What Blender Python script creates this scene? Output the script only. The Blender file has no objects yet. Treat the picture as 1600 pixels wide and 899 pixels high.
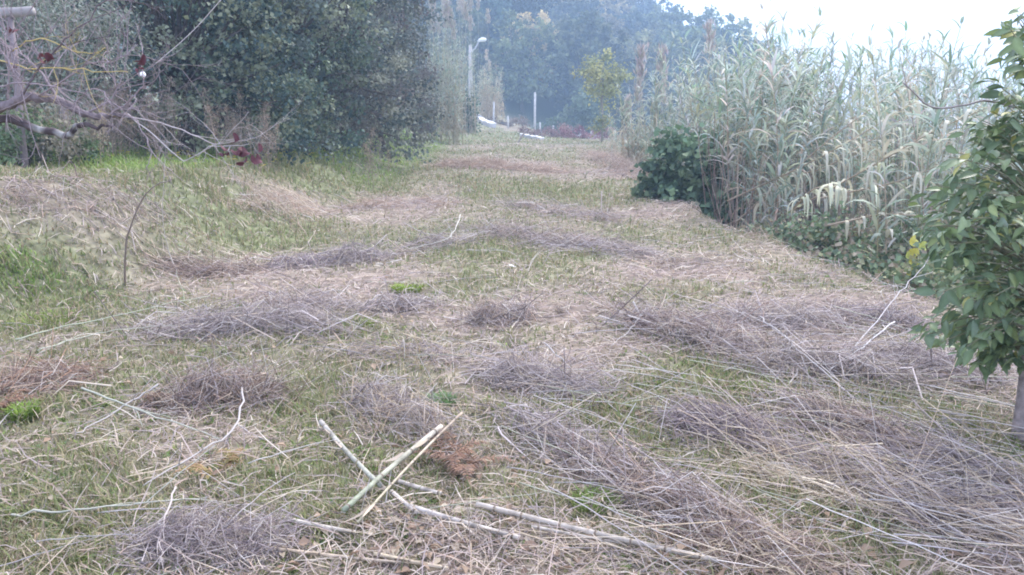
import bpy, math, random
import numpy as np
from mathutils import Vector, Matrix

# ------------------------------------------------------------------ camera, sky, sun, exposure
SC = bpy.context.scene
COL = SC.collection
F_PX, PITCH, EYE = 1256.0, math.radians(9.9), 1.55
cam_data = bpy.data.cameras.new('camera'); cam = bpy.data.objects.new('camera', cam_data); COL.objects.link(cam)
cam_data.sensor_width = 36.0; cam_data.lens = 36.0 * F_PX / 1600.0
cam_data.clip_start = 0.05; cam_data.clip_end = 5000
cam.location = (0, 0, EYE); cam.rotation_euler = (math.radians(90) - PITCH, 0, 0)
SC.camera = cam

SUN_EL, SUN_AZ = math.radians(48), math.radians(35)        # azimuth from +Y towards +X
world = bpy.data.worlds.new('World'); SC.world = world; world.use_nodes = True
nt = world.node_tree; nt.nodes.clear()
out = nt.nodes.new('ShaderNodeOutputWorld'); bg = nt.nodes.new('ShaderNodeBackground')
sky = nt.nodes.new('ShaderNodeTexSky'); sky.sky_type = 'NISHITA'; sky.sun_disc = False
sky.sun_elevation = SUN_EL; sky.sun_rotation = SUN_AZ; sky.dust_density = 4.0; sky.air_density = 1.0
mix = nt.nodes.new('ShaderNodeMixRGB'); mix.inputs[0].default_value = 0.72
mix.inputs[2].default_value = (8.6, 8.65, 11.0, 1)            # even high cloud
nt.links.new(sky.outputs[0], mix.inputs[1]); nt.links.new(mix.outputs[0], bg.inputs[0])
bg.inputs[1].default_value = 0.10; nt.links.new(bg.outputs[0], out.inputs[0])
sun_data = bpy.data.lights.new('sun', 'SUN'); sun = bpy.data.objects.new('sun', sun_data); COL.objects.link(sun)
sun_data.energy = 1.5; sun_data.angle = math.radians(18); sun_data.color = (1.0, 0.95, 0.9)
sd = Vector((math.sin(SUN_AZ) * math.cos(SUN_EL), math.cos(SUN_AZ) * math.cos(SUN_EL), math.sin(SUN_EL)))
sun.rotation_euler = sd.to_track_quat('Z', 'Y').to_euler(); sun.location = (20, 20, 40)
vs = SC.view_settings
vs.view_transform = 'Standard'; vs.look = 'None'; vs.gamma = 1.0; vs.use_curve_mapping = False; vs.exposure = 1.68
SC.render.engine = 'CYCLES'
cy = SC.cycles
cy.use_denoising = True; cy.max_bounces = 6; cy.diffuse_bounces = 3; cy.glossy_bounces = 2
cy.transmission_bounces = 4; cy.transparent_max_bounces = 8; cy.volume_bounces = 1
cy.pixel_filter_type = 'BLACKMAN_HARRIS'; cy.filter_width = 1.9
for attr, val in (('volume_step_rate', 4.0),):
    try: setattr(cy, attr, val)
    except Exception: pass

R = np.random.default_rng(11)
random.seed(5)

# ------------------------------------------------------------------ noise and terrain
def _hash(ix, iy, s):
    n = (ix.astype(np.int64) * 374761393 + iy.astype(np.int64) * 668265263 + s * 1442695041) & 0x7fffffff
    n = ((n ^ (n >> 13)) * 1274126177) & 0x7fffffff
    return ((n ^ (n >> 16)) & 0xffff) / 65535.0
def vnoise(x, y, s=0):
    x = np.asarray(x, float); y = np.asarray(y, float)
    ix = np.floor(x); iy = np.floor(y); fx = x - ix; fy = y - iy
    fx = fx * fx * (3 - 2 * fx); fy = fy * fy * (3 - 2 * fy)
    a = _hash(ix, iy, s); b = _hash(ix + 1, iy, s); c = _hash(ix, iy + 1, s); d = _hash(ix + 1, iy + 1, s)
    return (a + (b - a) * fx) * (1 - fy) + (c + (d - c) * fx) * fy
def fbm(x, y, s=0, o=4):
    t = 0; a = .5; n = 0
    for k in range(o):
        t = t + a * vnoise(np.asarray(x) * 2 ** k, np.asarray(y) * 2 ** k, s + k * 17); n += a; a *= .55
    return t / n
def sstep(t):
    t = np.clip(t, 0, 1); return t * t * (3 - 2 * t)
def bank_foot(y): return -2.75 - np.maximum(0, 8.2 - y) * .55 - np.clip((y - 22) * .02, 0, .6)
def field_edge(y): return np.interp(y, [0, 5, 7, 9.4, 12.7, 16.5, 28, 45, 60, 80], [4.3, 4.0, 3.65, 3.4, 3.05, 3.15, 4.0, 4.8, 9, 16])
def H(x, y):
    x = np.asarray(x, float); y = np.asarray(y, float)
    z = .038 * np.clip(y, -60, 50)
    s = np.interp(x, [-4, 3, 12, 30], [.10, .035, .0, -.01])
    z = z + np.clip(y - 50, 0, 45) * s
    hgt = np.clip(.95 - .03 * (y - 6), .42, .95)
    xb = bank_foot(y) + .25 * (vnoise(y * .6, x * 0 + 3, 5) - .5)
    z = z + 1.05 * hgt * np.clip(1.12 * sstep((xb - x) / 1.9 * .92), 0, 1) + .36 * np.exp(-((x - xb + 1.0) / .9) ** 2) * (fbm(x * 1.3, y * 1.3, 77, 3) - .5) * (y > 0) + .05 * np.clip(xb - 2 - x, 0, 18)
    drop = np.interp(y, [0, 40, 60], [1.5, 1.3, .2])
    z = z - drop * sstep((x - field_edge(y) + .1) / 1.15)
    z = z + np.clip(y - 95, 0, 150) * .34 * np.interp(x, [-300, -40, 10, 44, 70], [.5, 1, 1, .34, .06])
    z = z + .16 * (fbm(x * .35, y * .35, 2, 2) - .5) + .07 * (fbm(x * 1.7, y * 1.7, 9, 3) - .5)
    return z
def ray(px, py):
    u = (px - 800) / F_PX; v = -(py - 449.5) / F_PX
    return u, math.cos(PITCH) + v * math.sin(PITCH), v * math.cos(PITCH) - math.sin(PITCH)
def at_d(px, py, d):                         # the point of that line of sight at depth d
    u, a, b = ray(px, py); t = d / a
    return Vector((u * t, d, EYE + b * t))
def at(px, py):                              # where that line of sight meets the ground
    u, a, b = ray(px, py)
    t = np.geomspace(1.2, 300, 1500)
    g = EYE + b * t - H(u * t, a * t)
    i = int(np.argmax(g < 0)) if (g < 0).any() else 1499
    return Vector((u * t[i], a * t[i], float(H(u * t[i], a * t[i]))))
def on(x, y, dz=0.0): return Vector((x, y, float(H(x, y)) + dz))

# ------------------------------------------------------------------ mesh helpers
class MB:
    def __init__(s): s.v = []; s.c = []; s.q = []; s.t = []; s.n = 0
    def add(s, v, c, quads=None, tris=None):
        v = np.asarray(v, float).reshape(-1, 3); c = np.broadcast_to(np.asarray(c, float), (len(v), 3))
        s.v.append(v); s.c.append(c)
        if quads is not None and len(quads): s.q.append(np.asarray(quads).reshape(-1, 4) + s.n)
        if tris is not None and len(tris): s.t.append(np.asarray(tris).reshape(-1, 3) + s.n)
        s.n += len(v)
    def mesh(s, name, mat, smooth=True):
        me = bpy.data.meshes.new(name)
        v = np.concatenate(s.v) if s.v else np.zeros((0, 3)); c = np.concatenate(s.c)
        q = np.concatenate(s.q) if s.q else np.zeros((0, 4), int); t = np.concatenate(s.t) if s.t else np.zeros((0, 3), int)
        me.vertices.add(len(v)); me.vertices.foreach_set('co', v.astype(np.float32).ravel())
        nl = q.size + t.size
        me.loops.add(nl); me.loops.foreach_set('vertex_index', np.concatenate([q.ravel(), t.ravel()]).astype(np.int32))
        st = np.concatenate([np.arange(len(q)) * 4, q.size + np.arange(len(t)) * 3]).astype(np.int32)
        me.polygons.add(len(st)); me.polygons.foreach_set('loop_start', st)
        me.polygons.foreach_set('use_smooth', np.full(len(st), smooth))
        a = me.color_attributes.new('Col', 'FLOAT_COLOR', 'POINT')
        a.data.foreach_set('color', np.concatenate([c, np.ones((len(c), 1))], 1).astype(np.float32).ravel())
        me.update(); me.validate()
        me.materials.append(mat)
        return me
    def build(s, name, mat, parent=None, smooth=True):
        return link(name, s.mesh(name, mat, smooth), parent)
def link(name, me, parent=None, loc=None):
    o = bpy.data.objects.new(name, me); COL.objects.link(o)
    if parent is not None: o.parent = parent
    if loc is not None: o.location = loc
    return o
def tag(o, label, cat=None, group=None, kind=None):
    o['label'] = label
    if cat: o['category'] = cat
    if group: o['group'] = group
    if kind: o['kind'] = kind
    return o
def thing(name, loc, label, cat, group=None, rz=0, sc=1.0):
    o = bpy.data.objects.new(name, None); COL.objects.link(o); o.location = loc; o.rotation_euler = (0, 0, rz)
    o.scale = (sc, sc, sc) if not isinstance(sc, tuple) else sc
    o.empty_display_size = .2
    return tag(o, label, cat, group)
def copy_tree(o, loc, rz=0, sc=1.0, tint=None, rx=0, ry=0):
    def rec(src, par):
        c = src.copy(); COL.objects.link(c); c.parent = par
        if tint: c.color = (*tint, 1)
        for ch in src.children: rec(ch, c)
        return c
    c = rec(o, None); c.location = loc; c.rotation_euler = (rx, ry, rz)
    c.scale = (sc, sc, sc) if not isinstance(sc, tuple) else sc
    return c
def tint_all(o, tint):
    o.color = (*tint, 1)
    for c in o.children: tint_all(c, tint)

def tube(mb, pts, rad, col, sides=5, wob=0.0, cap=True):
    pts = np.asarray(pts, float); k = len(pts); rad = np.broadcast_to(np.asarray(rad, float), (k,))
    d = np.gradient(pts, axis=0); d /= np.linalg.norm(d, axis=1)[:, None] + 1e-9
    up = np.array([.13, .21, .97]); up = up if abs(d[0] @ up) < .9 else np.array([.95, .3, .1])
    a = np.cross(d, up); a /= np.linalg.norm(a, axis=1)[:, None] + 1e-9; b = np.cross(d, a)
    th = np.arange(sides) * 2 * math.pi / sides
    rr = rad[:, None] * (1 + wob * (R.random((k, sides)) - .5) * 2)
    v = pts[:, None] + rr[..., None] * (np.cos(th)[None, :, None] * a[:, None] + np.sin(th)[None, :, None] * b[:, None])
    i = np.arange(k - 1)[:, None] * sides; j = np.arange(sides)[None]; j2 = (j + 1) % sides
    q = np.stack([i + j, i + j2, i + sides + j2, i + sides + j], -1).reshape(-1, 4)
    v = v.reshape(-1, 3); tr = []
    col = np.asarray(col, float)
    cc = np.repeat(col, sides, 0) if col.ndim == 2 else np.broadcast_to(col, (len(v), 3))
    if cap:
        n = len(v); v = np.concatenate([v, pts[:1], pts[-1:]]); cc = np.concatenate([cc, cc[:1], cc[-1:]])
        for s_ in range(sides):
            tr.append((s_, n, (s_ + 1) % sides)); tr.append(((k - 1) * sides + s_, (k - 1) * sides + (s_ + 1) % sides, n + 1))
    mb.add(v, cc, q, tr)
def unit(v): return v / (np.linalg.norm(v, axis=-1, keepdims=True) + 1e-9)
def rnd_dir(n):
    v = R.normal(size=(n, 3)); return unit(v)
def sticks(mb, P, col, rad):
    """P (n,k,3) centre lines, rad (n,) or (n,k): three-sided twigs"""
    n, k, _ = P.shape
    d = unit(np.gradient(P, axis=1)); up = np.zeros_like(d); up[..., 2] = 1; up[..., 0] = .2
    a = unit(np.cross(d, up)); b = np.cross(d, a)
    rad = np.asarray(rad, float); rad = rad[:, None] * np.linspace(1, .55, k)[None] if rad.ndim == 1 else rad
    vs_ = []
    for th in (0.5, 2.6, 4.7): vs_.append(P + rad[..., None] * (math.cos(th) * a + math.sin(th) * b))
    v = np.stack(vs_, 2)                                      # n,k,3,3
    base = (np.arange(n) * k * 3)[:, None, None] + (np.arange(k - 1) * 3)[None, :, None]
    j = np.arange(3)[None, None]; j2 = (j + 1) % 3
    q = np.stack([base + j, base + j2, base + 3 + j2, base + 3 + j], -1)
    c = np.repeat(np.asarray(col), k * 3, 0) if np.ndim(col) == 2 else col
    mb.add(v, c, q)
def ribbons(mb, P, W, side, col, col2=None):
    """P (n,k,3), W (n,k) half widths, side (n,3)"""
    n, k, _ = P.shape
    L = P - W[..., None] * side[:, None]; Rr = P + W[..., None] * side[:, None]
    v = np.stack([L, Rr], 2)
    base = (np.arange(n) * k * 2)[:, None] + (np.arange(k - 1) * 2)[None]
    q = np.stack([base, base + 1, base + 3, base + 2], -1)
    c = np.repeat(col, k * 2, 0)
    if col2 is not None:
        w = np.linspace(0, 1, k)[None, :, None, None]; c = (col[:, None, None] * (1 - w) + col2[:, None, None] * w) * np.ones((n, k, 2, 1)); c = c.reshape(-1, 3)
    mb.add(v, c, q)
def leaves(mb, P, D, N, L, W, col, fold=.25):
    """folded leaves: P base (n,3), D direction, N approx normal, L, W (n,)"""
    S = unit(np.cross(D, N)); N = np.cross(S, D)
    L = L[:, None]; W = W[:, None]
    m = P + D * L * .45
    v = np.stack([P, m - S * W + N * W * fold, P + D * L - N * L * .12, m + S * W + N * W * fold], 1)
    n = len(P); b = np.arange(n)[:, None] * 4
    t = np.concatenate([b + np.array([[0, 1, 2]]), b + np.array([[0, 2, 3]])], 0)
    mb.add(v, np.repeat(col, 4, 0), None, t)
def jit(base, n, amt=.25, hue=.08):
    base = np.asarray(base, float)
    return np.clip(base * (1 + amt * (R.random((n, 1)) - .5) * 2) * (1 + hue * (R.random((n, 3)) - .5) * 2), 0, 1)
def pick(pal, n, p=None, amt=.25):
    pal = np.asarray(pal, float); return jit(1, n, amt) * 0 + np.clip(pal[R.choice(len(pal), n, p=p)] * jit(1.0, n, amt) if False else pal[R.choice(len(pal), n, p=p)] * (1 + amt * (R.random((n, 1)) * 2 - 1)), 0, 1)

# ------------------------------------------------------------------ materials
def mat(name, rough=.8, transl=0.0, noise=0.0, nscale=8.0, bump=0.0, spec=.2, base=None):
    m = bpy.data.materials.new(name); m.use_nodes = True; t = m.node_tree; n = t.nodes; l = t.links; n.clear()
    o = n.new('ShaderNodeOutputMaterial'); p = n.new('ShaderNodeBsdfPrincipled')
    p.inputs['Roughness'].default_value = rough; p.inputs['Specular IOR Level'].default_value = spec
    if base is None:
        a = n.new('ShaderNodeAttribute'); a.attribute_name = 'Col'; c = a.outputs['Color']
    else:
        a = n.new('ShaderNodeRGB'); a.outputs[0].default_value = (*base, 1); c = a.outputs[0]
    oi = n.new('ShaderNodeObjectInfo'); mu = n.new('ShaderNodeMixRGB'); mu.blend_type = 'MULTIPLY'; mu.inputs[0].default_value = 1
    l.new(c, mu.inputs[1]); l.new(oi.outputs['Color'], mu.inputs[2]); c = mu.outputs[0]
    if noise > 0:
        tc = n.new('ShaderNodeTexCoord'); nz = n.new('ShaderNodeTexNoise'); nz.inputs['Scale'].default_value = nscale; nz.inputs['Detail'].default_value = 5
        l.new(tc.outputs['Object'], nz.inputs['Vector'])
        mr = n.new('ShaderNodeMapRange'); mr.inputs[1].default_value = .3; mr.inputs[2].default_value = .7; mr.inputs[3].default_value = 1 - noise; mr.inputs[4].default_value = 1 + noise
        l.new(nz.outputs[0], mr.inputs[0])
        m2 = n.new('ShaderNodeMixRGB'); m2.blend_type = 'MULTIPLY'; m2.inputs[0].default_value = 1
        l.new(c, m2.inputs[1]); l.new(mr.outputs[0], m2.inputs[2]); c = m2.outputs[0]
        if bump > 0:
            bp = n.new('ShaderNodeBump'); bp.inputs['Strength'].default_value = bump; bp.inputs['Distance'].default_value = .02
            l.new(nz.outputs[0], bp.inputs['Height']); l.new(bp.outputs[0], p.inputs['Normal'])
    l.new(c, p.inputs['Base Color'])
    if transl > 0:
        tr = n.new('ShaderNodeBsdfTranslucent'); l.new(c, tr.inputs[0]); ms = n.new('ShaderNodeMixShader'); ms.inputs[0].default_value = transl
        l.new(p.outputs[0], ms.inputs[1]); l.new(tr.outputs[0], ms.inputs[2]); l.new(ms.outputs[0], o.inputs[0])
    else:
        l.new(p.outputs[0], o.inputs[0])
    return m
M_GROUND = mat('soil_and_litter', .95, 0, .45, 9.0, .6, .05)
M_GRASS = mat('grass_blades', .7, .35, 0)
M_STRAW = mat('dry_straw', .8, .2, 0)
M_TWIG = mat('dead_twigs', .85, 0, 0)
M_LEAF = mat('small_leaves', .6, .22, 0, spec=.25)
M_CITRUS = mat('glossy_leaves', .4, .25, .15, 30, 0, .45)
M_FAR = mat('far_leaves', .8, .2, 0)
M_REED = mat('reed_leaves', .6, .35, 0, spec=.3)
M_CANE = mat('cane_skin', .65, 0, .3, 28, .2, .25)
M_BARK = mat('bark', .9, 0, .4, 22, .8, .1)
M_CONC = mat('concrete', .9, 0, .2, 6, .4, .1)
M_METAL = mat('painted_metal', .5, 0, 0, spec=.4)

# ------------------------------------------------------------------ ground cover masks
GREENS = [(470, 258, 2.2, 1.0), (330, 262, 1.6, .9), (560, 240, 2.5, .8), (620, 222, 3.5, .8), (740, 215, 5, 1.0), (60, 440, .55, .9), (40, 470, .4, .6), (700, 400, .5, .5),
          (760, 390, .8, .7), (635, 450, .16, 1.2), (555, 505, .2, 1.0), (70, 500, .4, .6), (250, 580, .35, .3), (40, 645, .16, 1.0), (120, 740, .4, .6), (380, 870, .3, .6), (60, 800, .4, .6),
          (1170, 620, .3, .8), (1080, 590, .35, .5), (800, 300, .8, .5), (590, 380, .7, .5), (950, 235, 2.5, .4), (1230, 740, .2, .6), (850, 640, .3, .3), (460, 720, .25, .4), (1000, 380, .6, .3),
          (450, 380, .6, .5), (260, 300, .5, .7), (1380, 590, .2, .7), (1200, 770, .2, .6), (520, 800, .25, .5), (700, 270, 1.2, .5), (160, 830, .3, .6), (1480, 660, .3, .4), (1250, 800, .22, .8), (1180, 700, .2, .7), (1330, 630, .25, .7), (1120, 740, .2, .6), (1420, 650, .25, .6), (1000, 720, .2, .5), (1380, 880, .2, .6), (1050, 600, .3, .6), (900, 690, .2, .5), (1500, 690, .25, .8), (1400, 780, .2, .7), (1330, 740, .2, .6), (1290, 850, .2, .6), (960, 640, .25, .4), (420, 760, .25, .5), (60, 700, .35, .5), (200, 700, .3, .4), (1080, 470, .4, .7), (860, 420, .5, .6), (930, 400, .4, .5), (1000, 520, .3, .4), (700, 460, .4, .5), (820, 520, .35, .5), (1300, 450, .5, .6), (1150, 400, .5, .5), (640, 560, .3, .4), (500, 620, .3, .5), (900, 300, .9, .5)]
STRAWS = [(735, 245, 2.0, 1.1), (820, 262, 2.0, .8), (600, 320, 1.2, .7), (440, 310, .8, .7), (100, 320, .6, .3), (200, 350, .5, .3), (1000, 430, .7, .5), (1180, 440, .7, .6),
          (1250, 480, .5, .6), (900, 350, 1.2, .6), (1050, 330, 1.0, .9), (980, 270, 1.5, .7), (700, 330, 1.0, .6), (880, 450, .6, .6), (1380, 470, .6, .8), (1280, 530, .6, .6), (920, 480, .5, .5)]
GREENS = [(at(a, b), r, s) for a, b, r, s in GREENS]; STRAWS = [(at(a, b), r, s) for a, b, r, s in STRAWS]
def green(x, y):
    g = sstep((fbm(x * .55, y * .55, 31, 4) - .28) / .34) * .62 + .75 * (fbm(x * 2.2, y * 2.2, 44, 4) - .5)
    for p, r, s in GREENS: g = g + s * .75 * np.exp(-((x - p.x) ** 2 + ((y - p.y) * .8) ** 2) / (r * r))
    for p, r, s in STRAWS: g = g - s * .6 * np.exp(-((x - p.x) ** 2 + ((y - p.y) * .8) ** 2) / (r * r))
    t = sstep((bank_foot(y) - 1.8 - x) / .8) * sstep((y - 10) / 2)
    t2 = sstep((bank_foot(y) + .2 - x) / .8) * sstep((y - 15) / 5)
    g = g + .9 * np.maximum(t, t2) + .16 * sstep((y - 6.5) / 2)
    return np.clip(g, 0, 1)

# ------------------------------------------------------------------ ground sheet
N = 341; k = 7.2
u = np.linspace(-1, 1, N); gx = 520 * np.sinh(k * u) / np.sinh(k); gy = gx + 6.0
X, Y = np.meshgrid(gx, gy); Z = H(X, Y)
Z = np.where(np.abs(X) + np.abs(Y) < 60, Z, Z)
g = green(X, Y)[..., None]
soil = np.array([.25, .205, .165]) * (0.8 + .4 * fbm(X * 2, Y * 2, 61, 3))[..., None]
turf = np.array([.155, .18, .085]) * (0.75 + .5 * fbm(X * 2.4, Y * 2.4, 71, 3))[..., None]
colr = soil * (1 - .8 * g) + turf * .8 * g
far = sstep((Y - 90) / 10)[..., None]; colr = colr * (1 - far) + np.array([.045, .06, .03]) * far
i = np.arange(N - 1)[:, None] * N + np.arange(N - 1)[None]
mb = MB(); mb.add(np.stack([X, Y, Z], -1), colr.reshape(-1, 3), np.stack([i, i + 1, i + N + 1, i + N], -1))
ground = mb.build('ground', M_GROUND)
tag(ground, 'uneven mown field rising to a wooded hill behind', kind='structure')

# ------------------------------------------------------------------ grass and straw (stuff)
def scatter(n, y0, y1, half=.86):
    y = np.exp(R.uniform(math.log(y0), math.log(y1), n)); x = R.uniform(-half, half, n) * (y + .6)
    ok = (x < field_edge(y) + .45) & (x > -26)
    return x[ok], y[ok]
x, y = scatter(420000, 1.7, 66)
gg = green(x, y); ok = R.random(len(x)) < .12 + .88 * gg; x, y, gg = x[ok], y[ok], gg[ok]
n = len(x)
L = (.018 + .036 * R.random(n)) * (.55 + .7 * gg) * np.where((x < bank_foot(y) - 1) & (y > 10), 1.7, 1) * (1 + .25 * np.log(np.maximum(y, 2) / 2)); L *= np.where(R.random(n) < .08, 1.9, 1)
az = R.uniform(0, 2 * math.pi, n); lean = R.uniform(.3, 1.7, n)
P0 = np.stack([x, y, H(x, y) - .006], -1)
hd = np.stack([np.cos(az), np.sin(az), 0 * az], -1); upv = np.array([0, 0, 1.0])
P1 = P0 + (hd * (lean * .35)[:, None] + upv) * (L * .55)[:, None]; P2 = P1 + (hd * lean[:, None] + upv * .55) * (L * .5)[:, None]
w = .0016 + .00055 * y
S = np.stack([-np.sin(az), np.cos(az), 0 * az], -1)
c = np.where((R.random(n) < .64)[:, None], pick([[.225, .26, .105], [.265, .285, .125], [.185, .225, .095], [.30, .295, .16]], n), pick([[.42, .36, .22], [.38, .31, .22]], n))
tm = np.maximum(sstep((bank_foot(y) - 1.5 - x) / .6) * sstep((y - 9) / 2), sstep((bank_foot(y) + .2 - x) / .8) * sstep((y - 15) / 5))[:, None] * (R.random((n, 1)) < .8); c = c * (1 - tm) + tm * pick([[.29, .42, .10], [.35, .46, .13], [.24, .36, .10]], n)
mb = MB(); ribbons(mb, np.stack([P0, P1, P2], 1), np.stack([w, w * .8, w * .15], 1), S, c * .85, c)
tag(mb.build('grass', M_GRASS), 'short patchy green grass growing across the mown field', 'grass', kind='stuff')

x, y = scatter(300000, 1.7, 62)
gg = green(x, y); keep = R.random(len(x)) < np.clip(1.05 - gg, .3, 1) * np.where(y < 6, .72, .8); x, y = x[keep], y[keep]; n = len(x)
L = R.gamma(1.8, .042, n).clip(.02, .5) * (1 + .006 * y)
az = np.where((x > .2) & (R.random(n) < .5), R.normal(-.65, .75, n), R.uniform(0, 2 * math.pi, n)); el = np.abs(R.normal(0, .16, n))
el = np.where(R.random(n) < .05, R.uniform(.3, 1.0, n), el)
D = np.stack([np.cos(az) * np.cos(el), np.sin(az) * np.cos(el), np.sin(el)], -1)
lay = R.exponential(.014, n)
A = np.stack([x, y, H(x, y)], -1); B = A + D * L[:, None]
B[:, 2] = np.maximum(B[:, 2] - A[:, 2], 0) * 1.0 + H(B[:, 0], B[:, 1]) ; Mid = (A + B) / 2
for q_ in (A, B, Mid): q_[:, 2] += lay + .003
Mid[:, 2] += L * .10 * R.random(n); Mid[:, :2] += R.normal(0, 1, (n, 2)) * (L * .07)[:, None]
w = .0010 + .00038 * y
S = unit(np.stack([-np.sin(az), np.cos(az), R.uniform(-.8, .8, n)], -1))
c = pick([[.46, .385, .30], [.43, .35, .305], [.36, .305, .285], [.23, .19, .165], [.57, .51, .42], [.40, .305, .25]], n, p=[.24, .2, .2, .14, .12, .10])
mb = MB(); ribbons(mb, np.stack([A, Mid, B], 1), np.stack([w, w, w * .5], 1), S, c)
tag(mb.build('dry_straw', M_STRAW), 'loose dry straw and cut stems littering the field', 'straw', kind='stuff')

# dead leaves near the canes and along the brush
x, y = scatter(5200, 1.8, 22); keep = R.random(len(x)) < np.clip(fbm(x * 1.1, y * 1.1, 91, 3) * 2.2 - .75, 0.02, 1); x, y = x[keep], y[keep]; n = len(x)
ex_ = R.normal(0, 1, (170, 2)); cp = at(650, 835); x = np.concatenate([x, cp.x + ex_[:, 0] * .22]); y = np.concatenate([y, cp.y + ex_[:, 1] * .16]); cp = at(1130, 850); x = np.concatenate([x, cp.x + ex_[:, 0] * .3]); y = np.concatenate([y, cp.y + ex_[:, 1] * .14]); n = len(x)
D = rnd_dir(n); D[:, 2] *= .3; D = unit(D); Nn = rnd_dir(n) * .6 + upv
mb = MB(); leaves(mb, np.stack([x, y, H(x, y) + R.random(n) * .03 + .008], -1), D, unit(Nn), R.uniform(.03, .075, n), R.uniform(.008, .02, n), pick([[.36, .27, .19], [.28, .2, .14], [.45, .38, .28]], n), .5)
tag(mb.build('fallen_leaves', M_STRAW), 'curled brown dead leaves scattered among the straw', 'leaves', kind='stuff')

x, y = scatter(9000, 1.8, 14); gg = green(x, y); keep = R.random(len(x)) < gg * 1.3 * (fbm(x * 1.6, y * 1.6, 123, 2) > .5); x, y = x[keep], y[keep]
x = np.repeat(x, 7) + R.normal(0, .012, len(x) * 7); y = np.repeat(y, 7) + R.normal(0, .012, len(y) * 7); n = len(x)
D = rnd_dir(n); D[:, 2] = np.abs(D[:, 2]) * .6 + .1; D = unit(D)
mb = MB(); leaves(mb, np.stack([x, y, H(x, y) + .004], -1), D, np.tile(upv, (n, 1)), R.uniform(.018, .04, n), R.uniform(.004, .010, n), pick([[.20, .28, .09], [.26, .33, .10], [.17, .25, .11]], n), .3)
tag(mb.build('ground_weeds', M_GRASS), 'small broad leaved green weeds growing low through the straw', 'weeds', kind='stuff')

# little yellow flowers on the upper grass
n = 420; x = R.normal(-5.4, 1.6, n); y = R.uniform(12, 22, n); ok = x < bank_foot(y) - 1.2; x, y = x[ok], y[ok]; n = len(x)
mb = MB(); P0 = np.stack([x, y, H(x, y)], -1); hh = R.uniform(.08, .22, n)
P1 = P0 + np.stack([R.normal(0, .02, n), R.normal(0, .02, n), hh], -1)
sticks(mb, np.stack([P0, P1], 1), jit([.18, .25, .07], n), np.full(n, .003))
for a in range(5):
    th = a * 2 * math.pi / 5; D = np.tile([math.cos(th), math.sin(th), .35], (n, 1))
    leaves(mb, P1, unit(D), np.tile(upv, (n, 1)), np.full(n, .036), np.full(n, .014), jit([.75, .62, .06], n, .1))
tag(mb.build('yellow_flowers', M_LEAF), 'tiny yellow flowers dotted over the green grass below the trees', 'flowers', kind='stuff')

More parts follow.
